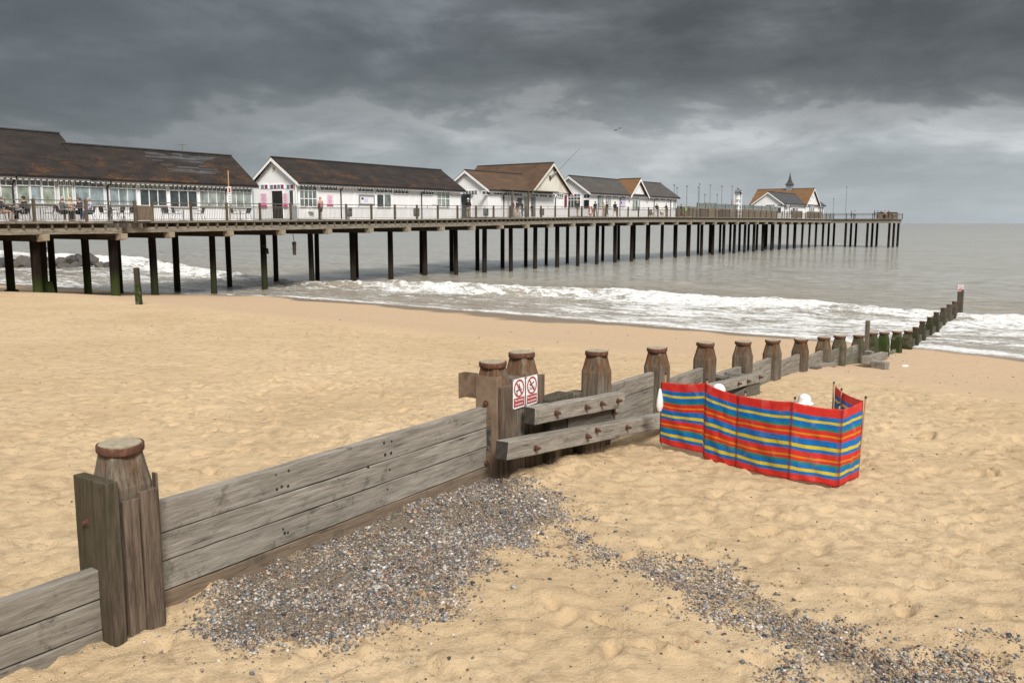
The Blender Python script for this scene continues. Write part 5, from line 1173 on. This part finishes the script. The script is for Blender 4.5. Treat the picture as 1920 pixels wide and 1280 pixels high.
tabs = [(22, -.8, 'at the left edge of the picture'), (55, -.6, 'between two seated customers near the first rail post'), (76, .5, 'with an empty chair to its right'), (140, -.5, 'where three customers sit together'), (208, -.6, 'in the cluster of empty chairs before the brown panels'), (232, -.4, 'beside the brown panels, empty chairs around it'), (344, 1.5, 'with a lone chair on each side, middle of the terrace'), (450, 1.5, 'nearest the shop pavilion')]
T0 = None
for px, b_, d in tabs:
    (x, y, z), _ = pp(px, b_); o = make_table('x') if T0 is None else copy_tree(T0); T0 = T0 or o; o.location = (x, y, z); o.rotation_euler[2] = random.random(); o['label'] = 'round metal cafe table '+d
CH0 = None
chs = [(8, -.8, 1), (34, -.8, -1), (44, -.5, 1), (92, .4, 1), (117, -.6, -1), (168, -.5, 1), (198, -.7, -1), (216, -.9, -1), (222, -.6, 1), (243, -.4, 1), (312, 1.6, 0), (332, 1.5, -1), (374, 1.5, 1), (441, 1.5, -1), (461, 1.5, 1)]
cl = ['black cafe chair at the left picture edge', 'black cafe chair facing right beside the first table', 'black cafe chair under the man in dark clothes', 'black cafe chair standing empty right of the first rail post', 'black cafe chair behind the woman in grey', 'black cafe chair under the man in the checked shirt', 'black cafe chair, leftmost of the empty cluster', 'black cafe chair, second of the empty cluster', 'black cafe chair turned left inside the empty cluster', 'black cafe chair next to the brown panels', 'black cafe chair standing by itself before the dark windows', 'black cafe chair left of the mid terrace table', 'black cafe chair right of the mid terrace table', 'black cafe chair left of the table nearest the shop', 'black cafe chair right of the table nearest the shop']
for (px, b_, d), lb in zip(chs, cl):
    (x, y, z), _ = pp(px, b_); o = make_chair('x') if CH0 is None else copy_tree(CH0); CH0 = CH0 or o; o.location = (x, y, z)
    o.rotation_euler[2] = PANG+(math.pi/2 if d < 0 else (-math.pi/2 if d > 0 else 0))+random.uniform(-.3, .3); o['label'] = lb
def pers(px, b_, face, pose, top, legs, hair, label, legkind='trousers', hat=None, h=1., group='visitors on the pier'):
    (x, y, z), a = pp(px, b_); return person((x, y, z), face, pose, 'cloth_'+top, 'cloth_'+legs, 'cloth_'+hair, label, legkind, hat, h, group)
SEA, LAND, OUT, IN = PANG+math.pi/2, PANG-math.pi/2, PANG, PANG+math.pi
pers(2, -.9, SEA, 'sit', 'navy', 'tan', 'hairgrey', 'seated customer with bare knees at the left picture edge', 'shorts')
pers(46, -.5, LAND, 'sit', 'black', 'black', 'hairdark', 'seated man in black seen against the first cafe window')
pers(118, -.6, SEA, 'sit', 'grey', 'black', 'hairgrey', 'seated customer in a dark grey top facing the table')
pers(133, .3, IN, 'sit', 'beige', 'brown', 'blonde', 'seated customer in beige between the grey and dark tops')
pers(150, -.2, LAND, 'sit', 'black', 'black', 'brown', 'seated red faced customer in a black top')
pers(168, -.5, LAND, 'sit', 'check', 'jeans', 'hairgrey', 'seated man in a pale checked shirt by the rail post')
pers(601, 1.4, IN, 'stand', 'pink', 'navy', 'blonde', 'fair haired woman in pink top and dark skirt outside the shop', 'skirt', h=.97)
pers(878, 1.6, SEA+.6, 'rail', 'black', 'khaki', 'hairgrey', 'man in black jacket and white cap at the serving hatch', hat=('cloth_white', 'cap'), h=1.03)
pers(961, 2.2, IN, 'stand', 'maroon', 'khaki', 'hairgrey', 'person in maroon with a red cap by the porch', hat=('cloth_red', 'cap'))
pers(970, 2.2, IN, 'stand', 'navy', 'beige', 'hairdark', 'person in navy jacket and beige trousers by the porch')
pers(979.5, 2.2, IN+.4, 'stand', 'black', 'jeans', 'blonde', 'fair haired person in black by the porch', h=.95)
pers(998, 2.0, IN, 'lean', 'black', 'brown', 'hairdark', 'person in black bending over beside the porch post', h=.82)
pers(1083, 1.6, IN+.2, 'stand', 'navy', 'khaki', 'tan', 'balding man in navy jacket at the hall pavilion corner', h=1.04)
pers(1116, 1.4, SEA, 'walk', 'navy', 'khaki', 'hairdark', 'man in navy top and khaki trousers walking past the life ring')
pers(1132, 1.5, LAND, 'walk', 'beige', 'beige', 'blonde', 'woman in beige walking beside the tall windows', h=.96)
pers(1137, 2.4, LAND, 'walk', 'black', 'black', 'hairdark', 'person in black behind the woman in beige')
pers(1153, 1.2, SEA, 'walk', 'black', 'grey', 'hairdark', 'person in black hooded top and grey shorts', 'shorts')
pers(1231, 1.5, SEA, 'phone', 'black', 'white', 'tan', 'woman in black top and white trousers holding something', h=.97)
pers(1249, 1.3, IN, 'phone', 'navy', 'khaki', 'hairgrey', 'man in navy jacket leaning forward by the last downpipe')
pers(1277, 2.2, OUT, 'stand', 'black', 'black', 'hairdark', 'man in black jacket and white shirt by the timber screen')
pers(1286, 2.4, OUT, 'stand', 'green', 'brown', 'tan', 'person in bright green by the timber screen', h=.86)
pers(1292, 2.4, OUT, 'stand', 'black', 'brown', 'hairdark', 'person in black right of the one in green', h=.86)
pers(1421, 6., IN, 'stand', 'black', 'black', 'hairdark', 'person in black at the left corner of the pierhead pavilion', h=1.1)
pers(1437, 4., IN, 'stand', 'navy', 'black', 'hairdark', 'person in navy under the small windows of the pierhead pavilion', h=1.05)
pers(1444, 4., IN, 'stand', 'black', 'black', 'hairdark', 'person in black beside the one in navy at the pierhead', h=1.1)
pers(1448, 4.4, IN, 'stand', 'black', 'black', 'hairgrey', 'grey haired person in black at the pierhead', h=1.05)
pers(1538.5, 1.2, OUT, 'rail', 'black', 'black', 'hairdark', 'person in black at the seaward corner of the pierhead pavilion')
for px, a_, b_, tp, pz_, lb in ((1583, 214, -2.6, 'grey', 'rail', 'grey clad angler leaning on the pierhead rail'), (1589, 214.4, -3.2, 'check', 'rail', 'angler in a pale checked top at the pierhead rail'), (0, 214, -7.0, 'black', 'stand', 'first of a row of figures on the pierhead, in black'), (0, 214, -7.6, 'grey', 'stand', 'figure in grey second in the pierhead row'), (0, 215, -8.0, 'navy', 'rail', 'figure in navy bending at the pierhead rail'), (0, 214.5, -8.8, 'pink', 'stand', 'figure in pale pink on the pierhead'), (0, 213, -9.8, 'black', 'phone', 'figure in black near the pierhead corner'), (0, 213.5, -10.3, 'brown', 'rail', 'crouching figure in brown at the pierhead corner')):
    x, y = PW(a_, b_); person((x, y, ZT), OUT if random.random() < .5 else LAND, pz_, 'cloth_'+tp, 'cloth_black', 'cloth_hairdark', lb, h=.8 if 'crouch' in lb else .97, group='visitors on the pier')
# dogs
def dog(px, b_, rz, label, sc=1.):
    (x, y, z), _ = pp(px, b_); t = thing('dog', label, 'dog', (x, y, z), rz); t.scale = (sc,)*3
    vs_ = [(0, 0, .42), (0, -.25, .43), (0, .22, .44), (0, -.38, .55), (0, -.46, .60), (0, -.58, .57), (0, .36, .55), (.04, -.45, .68), (-.04, -.45, .68)]; R_ = [.10, .115, .085, .06, .07, .035, .018, .018, .018]; ed = [(0, 1), (0, 2), (1, 3), (3, 4), (4, 5), (2, 6), (4, 7), (4, 8)]
    for sx_ in (-1, 1):
        k = len(vs_); vs_ += [(.08*sx_, -.26, .32), (.08*sx_, -.25, .17), (.08*sx_, -.27, .02)]; R_ += [.045, .026, .026]; ed += [(1, k), (k, k+1), (k+1, k+2)]
        k = len(vs_); vs_ += [(.08*sx_, .19, .30), (.08*sx_, .27, .16), (.08*sx_, .22, .02)]; R_ += [.055, .026, .026]; ed += [(2, k), (k, k+1), (k+1, k+2)]
    me = skin_mesh('dog_body', vs_, ed, R_, 'fur_tan'); o = bpy.data.objects.new('body', me); C.objects.link(o); o.parent = t
    MB().tube((0, -.37, .50), (0, -.40, .53), .075, n=10).build('collar', 'cloth_red', t)
dog(1223.5, 1.2, SEA, 'brown dog standing by the bin next to the woman in white trousers'); dog(1241, 1.2, LAND, 'tan dog between the woman and the man in navy', 1.05); dog(1284, 1.6, LAND, 'pale dog before the timber screen', .95)
# bins
for px, lb in ((654, 'grey litter bin partly behind a rail post outside the shop'), (781, 'grey litter bin beside the second downpipe of the shop'), (911, 'grey litter bin right of the serving hatch'), (1016, 'grey litter bin under the cream gable'), (1219, 'grey litter bin next to the dogs')):
    t, (x, y, z) = onp('litter_bin', lb, 'bin', px, .75, PANG, 'grey litter bins along the pier')
    mb = MB(); mb.poly([[(.24*c_*f, .18*s_*f, z_) for c_, s_ in ((-1, -.7), (-.7, -1), (.7, -1), (1, -.7), (1, .7), (.7, 1), (-.7, 1), (-1, .7))] for f, z_ in ((.85, .2), (1, .3), (1, .82), (.85, .9))]); mb.build('bin_body', 'bin_grey', t); MB().box(-.16, .16, -.19, -.184, .68, .78).build('slot', 'sign_black', t); MB().tube((0, 0, 0), (0, 0, .22), .05).build('stem', 'bin_grey', t)
(x, y, z), _ = pp(550, 1.8); t = thing('menu_stand', 'grey metal menu stand right of the shop doorway', 'sign', (x, y, z), PANG-.7); mb = MB(); mb.poly([[(-.28, q*.0-.2, 0), (.28, -.2, 0), (.25, -.02, 1.05), (-.25, -.02, 1.05)], [(-.28, .2, 0), (.28, .2, 0), (.25, .02, 1.05), (-.25, .02, 1.05)]]); mb.build('board', 'bin_grey', t)
# life ring
t, (x, y, z) = onp('life_ring', 'orange life ring hanging on the pier railing in front of the hall pavilion', 'life ring', 1107.5, .3); mb = MB(); R0, r0 = .36, .075; n = 20
loops = [[((R0+r0*math.cos(2*math.pi*j/8))*math.cos(2*math.pi*i/n), r0*math.sin(2*math.pi*j/8), .62+(R0+r0*math.cos(2*math.pi*j/8))*math.sin(2*math.pi*i/n)*1.25) for j in range(8)] for i in range(n+1)]
mb.poly(loops, cap=False); mb.build('ring', 'orange_ring', t, smooth=True); mb = MB()
for k in range(4): q = k*math.pi/2+.4; mb.box(R0*math.cos(q)-.05, R0*math.cos(q)+.05, -.09, .09, .62+R0*1.25*math.sin(q)-.05, .62+R0*1.25*math.sin(q)+.05)
mb.build('ring_bands', 'sign_white', t)
# lamp and flag poles
for px, py, b_, lb in ((1263.3, 348, 5, 'first thin pole beyond the hall pavilion roof'), (1268.6, 353, 7.8, 'shorter thin pole just right of the first one'), (1287, 350, 4, 'thin pole above the person in green'), (1308.7, 352, 1.0, 'stout near pole of the close pair'), (1310.2, 346, 7.5, 'taller far pole of the close pair'), (1320.7, 366, 3.6, 'short pole at the left of the glass shelter'), (1330.5, 348, 7, 'tall pole behind the glass shelter'), (1344, 365.5, 3.6, 'short pole at the right of the glass shelter'), (1352.3, 350, 4, 'thin pole right of the glass shelter'), (1371.5, 350, 1.0, 'pole with a red box next to the clock tower'), (1562, 373, 2, 'short pole right of the pierhead pavilion'), (1585.5, 351, 3, 'tall lamp pole near the end of the pier')):
    t, (x, y, z) = onp('lamp_pole', lb, 'pole', px, b_, PANG, 'thin poles along the far pier'); h_ = topz(px, py, y, z); mb = MB(); mb.tube((0, 0, 0), (0, 0, h_), .075, .055, 8); mb.build('shaft', 'sign_grey', t)
    MB().lathe([(.06, h_-.02), (.16, h_+.05), (.16, h_+.16), (.03, h_+.24)], 8).build('lamp_head', 'sign_grey', t)
    if px == 1371.5: MB().box(-.16, .16, -.2, -.08, 1.9, 2.7).build('red_box', 'cloth_pink', t)
# glass shelter
t, (x, y, z) = onp('glass_shelter', 'green tinted glass shelter frame between two short poles', 'shelter', 1320.7, 3.8); L_ = pier(1344, 400, 3.8)[0]-pier(1320.7, 400, 3.8)[0]
mb = MB(); mb.box(0, L_, -.04, .04, topz(1332, 381.5, y+5, z)-.06, topz(1332, 381.5, y+5, z)); 
for f in (0, .5, 1): mb.box(L_*f-.04, L_*f+.04, -.04, .04, 0, topz(1332, 381.5, y+5, z)-.06)
mb.build('frame', 'bin_grey', t); MB().box(.05, L_-.05, -.01, .01, 1.4, topz(1332, 381.5, y+5, z)-.1).build('pane', 'green_glass', t)
# clock tower sculpture
t, (x, y, z) = onp('clock_tower', 'skeletal metal clock sculpture with round dark dial on top', 'clock', 1382.5, 3.2); s_ = y/1600.; zc = topz(1381, 361, y, z); zt = topz(1381, 353, y, z); w_ = 6.6*s_
fr = MB()
for sx_ in (-1, 1):
    for sy_ in (-1, 1): fr.tube((sx_*w_, sy_*w_*.7, 0), (sx_*w_, sy_*w_*.7, zc-.35), .05, n=6)
for k in range(5):
    zz_ = .6+k*(zc-.9)/4; fr.bar((-w_, -w_*.7, zz_), (w_, -w_*.7, zz_), .05, .06).bar((-w_, w_*.7, zz_), (w_, w_*.7, zz_), .05, .06).bar((-w_, -w_*.7, zz_+.001), (-w_, w_*.7, zz_+.001), .05, .06).bar((w_, -w_*.7, zz_+.001), (w_, w_*.7, zz_+.001), .05, .06)
fr.build('frame', 'white_trim', t)
rd = 5.0*s_; mb = MB(); mb.tube((0, -.4, zc), (0, .4, zc), rd, n=22); mb.build('drum', 'bin_grey', t); mb = MB(); mb.tube((-.0, -.41, zc), (0, -.47, zc), rd*.86, n=22); dl = mb.build('dial', 'interior_black', t)
mb = MB(); mb.bar((0, -.49, zc), (rd*.5, -.49, zc+rd*.25), .05, .07).bar((0, -.495, zc), (-.1, -.495, zc+rd*.7), .05, .07); mb.build('hands', 'sign_white', dl)
MB().lathe([(.05, zc+rd-.05), (.12, zc+rd+.1), (.22, zt+.0), (.05, zt+.12)], 10).build('finial', 'sign_grey', t)
mb = MB(); mb.lathe([(.05, .9), (.35, 1.1), (.30, 1.7), (.5, 2.1), (.12, 2.5), (.4, 2.9), (.2, zc-rd)], 12); mb.build('mechanism', 'white_trim', t)
# timber screens behind the far walkway
ps = [1270, 1290, 1307, 1322, 1340, 1360, 1378, 1396, 1412, 1428, 1444, 1458]
sc_root, (x, y, z) = onp('timber_screen', 'long brown timber screen with pale glass top behind the far walkway', 'screen', ps[0], 3.05); a00 = pier(ps[0], 400, 3.05)[0]
for q0, q1 in zip(ps[:-1], ps[1:]):
    a0_ = pier(q0, 400, 3.05)[0]-a00; a1_ = pier(q1, 400, 3.05)[0]-a00; dz = zd(a00+a0_)-z
    MB().box(a0_+.03, a1_-.03, 0, .06, .03, 1.42).build('timber_panel', 'screen_wood', sc_root, (0, 0, dz), color=(0, 0, random.choice([0, .1, .3, .0]))); MB().box(a0_+.03, a1_-.03, .02, .04, 1.45, 2.05 if q0 > 1290 else 1.5).build('glass_panel', 'glass_grey', sc_root, (0, 0, dz))
    MB().box(a0_-.03, a0_+.029, -.03, .09, 0, 2.1 if q0 > 1290 else 1.5).build('screen_post', 'rail_wood', sc_root, (0, 0, dz), color=(0, 0, .2))
for px, lb in ((1313, 'brown timber bench cabinet against the screen, left one'), (1354, 'brown timber cabinet against the screen, right one')):
    t, _ = onp('timber_cabinet', lb, 'cabinet', px, 2.4); MB().box(0, 3.0, 0, .5, 0, 1.1).build('carcass', 'screen_wood', t, color=(0, 0, .45)); MB().box(-.05, 3.05, -.05, .55, 1.1, 1.15).build('lid', 'screen_wood', t, color=(0, 0, .2)); MB().box(1.47, 1.53, -.01, -.001, .05, 1.05).build('door_gap', 'sign_black', t)
# pierhead fences
for px0, px1, b_, lb in ((1484, 1505, 1.0, 'brown paling fence in front of the pierhead pavilion'), (1513, 1541, 1.0, 'brown paling fence at the right of the pierhead pavilion')):
    t, _ = onp('paling_fence', lb, 'fence', px0, b_); ln = pier(px1, 400, b_)[0]-pier(px0, 400, b_)[0]; mb = MB()
    for k in range(int(ln/.2)): mb.box(k*.2, k*.2+.15, 0, .03, .05, 1.35)
    mb.build('palings', 'screen_wood', t, color=(0, 0, .15)); MB().box(0, ln, .031, .08, .3, .4).box(0, ln, .031, .08, 1.0, 1.1).build('fence_rail', 'screen_wood', t, color=(0, 0, .2))
x, y = PW(216, -10.2); t = thing('timber_kiosk', 'pale timber box standing at the outermost corner of the pierhead', 'kiosk', (x, y, ZT), PANG); MB().box(-1.4, 1.4, -.3, 3., 0, 1.25).build('box_body', 'screen_wood', t, color=(0, 0, 0)); MB().box(-1.5, 1.5, -.4, 3.1, 1.25, 1.32).build('box_lid', 'deck_wood', t)

# ------------------------------------------------------------------ boulders behind the pier
rocks = [(-6, 500, 32, 30), (14, 491, 34, 18), (30, 500, 26, 16), (44, 488, 30, 18), (62, 497, 26, 16), (84, 470, 17, 16), (84, 487, 24, 16), (95, 500, 24, 14), (118, 490, 26, 18), (120, 500, 26, 14), (136, 487, 24, 14), (146, 500, 30, 10), (158, 491, 22, 18), (176, 488, 22, 20), (188, 496, 22, 12), (202, 496, 16, 11), (70, 484, 22, 14), (-30, 492, 40, 34), (-60, 490, 40, 34), (150, 483, 18, 12)]
rl = ['huge', 'flat topped', 'low dark', 'pale flat', 'rounded wet', 'black pyramid shaped', 'brownish', 'half sunk', 'tilted grey', 'low brown', 'dark wedge shaped', 'long low', 'split', 'steep slab sided', 'sharp edged', 'last seaward', 'small brown', 'broad', 'big landward', 'pale blocky']
for i, ((px, pb_, w_, h_), lb) in enumerate(zip(rocks, rl)):
    x, y = at_z(px, 503, 0); y += (503-pb_)*.14; x = (px-960)/1600.*y; sc_ = y/1600.
    zc = HC-(pb_-418)*sc_ if pb_ < 496 else .25; zc -= 0.; bm = bmesh.new(); bmesh.ops.create_icosphere(bm, subdivisions=2, radius=1)
    rr = random.Random(i+3); pl = [(Vector((rr.uniform(-1, 1), rr.uniform(-1, 1), rr.uniform(-.8, 1))).normalized(), rr.uniform(.42, .75)) for _ in range(14)]
    for v_ in bm.verts:
        for n_, d_ in pl:
            q = v_.co.dot(n_)-d_
            if q > 0: v_.co -= n_*q
        v_.co += Vector((rr.uniform(-.02, .02),)*3)
    me = bpy.data.meshes.new('boulder'); bm.to_mesh(me); bm.free(); me.materials.append(MATS['boulder_rock'])
    o = bpy.data.objects.new('boulder', me); C.objects.link(o); o.location = (x, y, zc); o.scale = (w_*.86*sc_, w_*.6*sc_, h_*.60*sc_+.25); o.rotation_euler = (rr.uniform(-.3, .3), rr.uniform(-.3, .3), rr.uniform(0, 3))
    tag(o, lb+' sea defence boulder seen between the nearest pier piles', 'boulder', 'sea defence boulders')
# gull
x, y, z = at_y(1158, 244, 95.); t = thing('gull', 'single gull gliding in front of the grey clouds', 'bird', (x, y, z), .5); t.rotation_euler[1] = -.35
me = skin_mesh('gull_body', [(0, 0, 0), (0, -.2, .02), (0, -.3, .03), (0, .25, .02)], [(0, 1), (1, 2), (0, 3)], [.07, .05, .02, .02], 'gull_white'); o = bpy.data.objects.new('body', me); C.objects.link(o); o.parent = t
for sx_ in (-1, 1):
    mb = MB(); P_ = [(0, -.08, .03), (.28, -.16, .16), (.62, -.02, .05), (.58, .05, .045), (.28, .04, .14), (0, .1, .03)]; P_ = [(p_[0]*sx_, p_[1], p_[2]) for p_ in P_]
    mb.poly([P_, [(p_[0], p_[1], p_[2]+.012) for p_ in P_]]); mb.build('wing', 'gull_grey', t)

SC.cycles.use_denoising = True
SC.cycles.max_bounces = 6
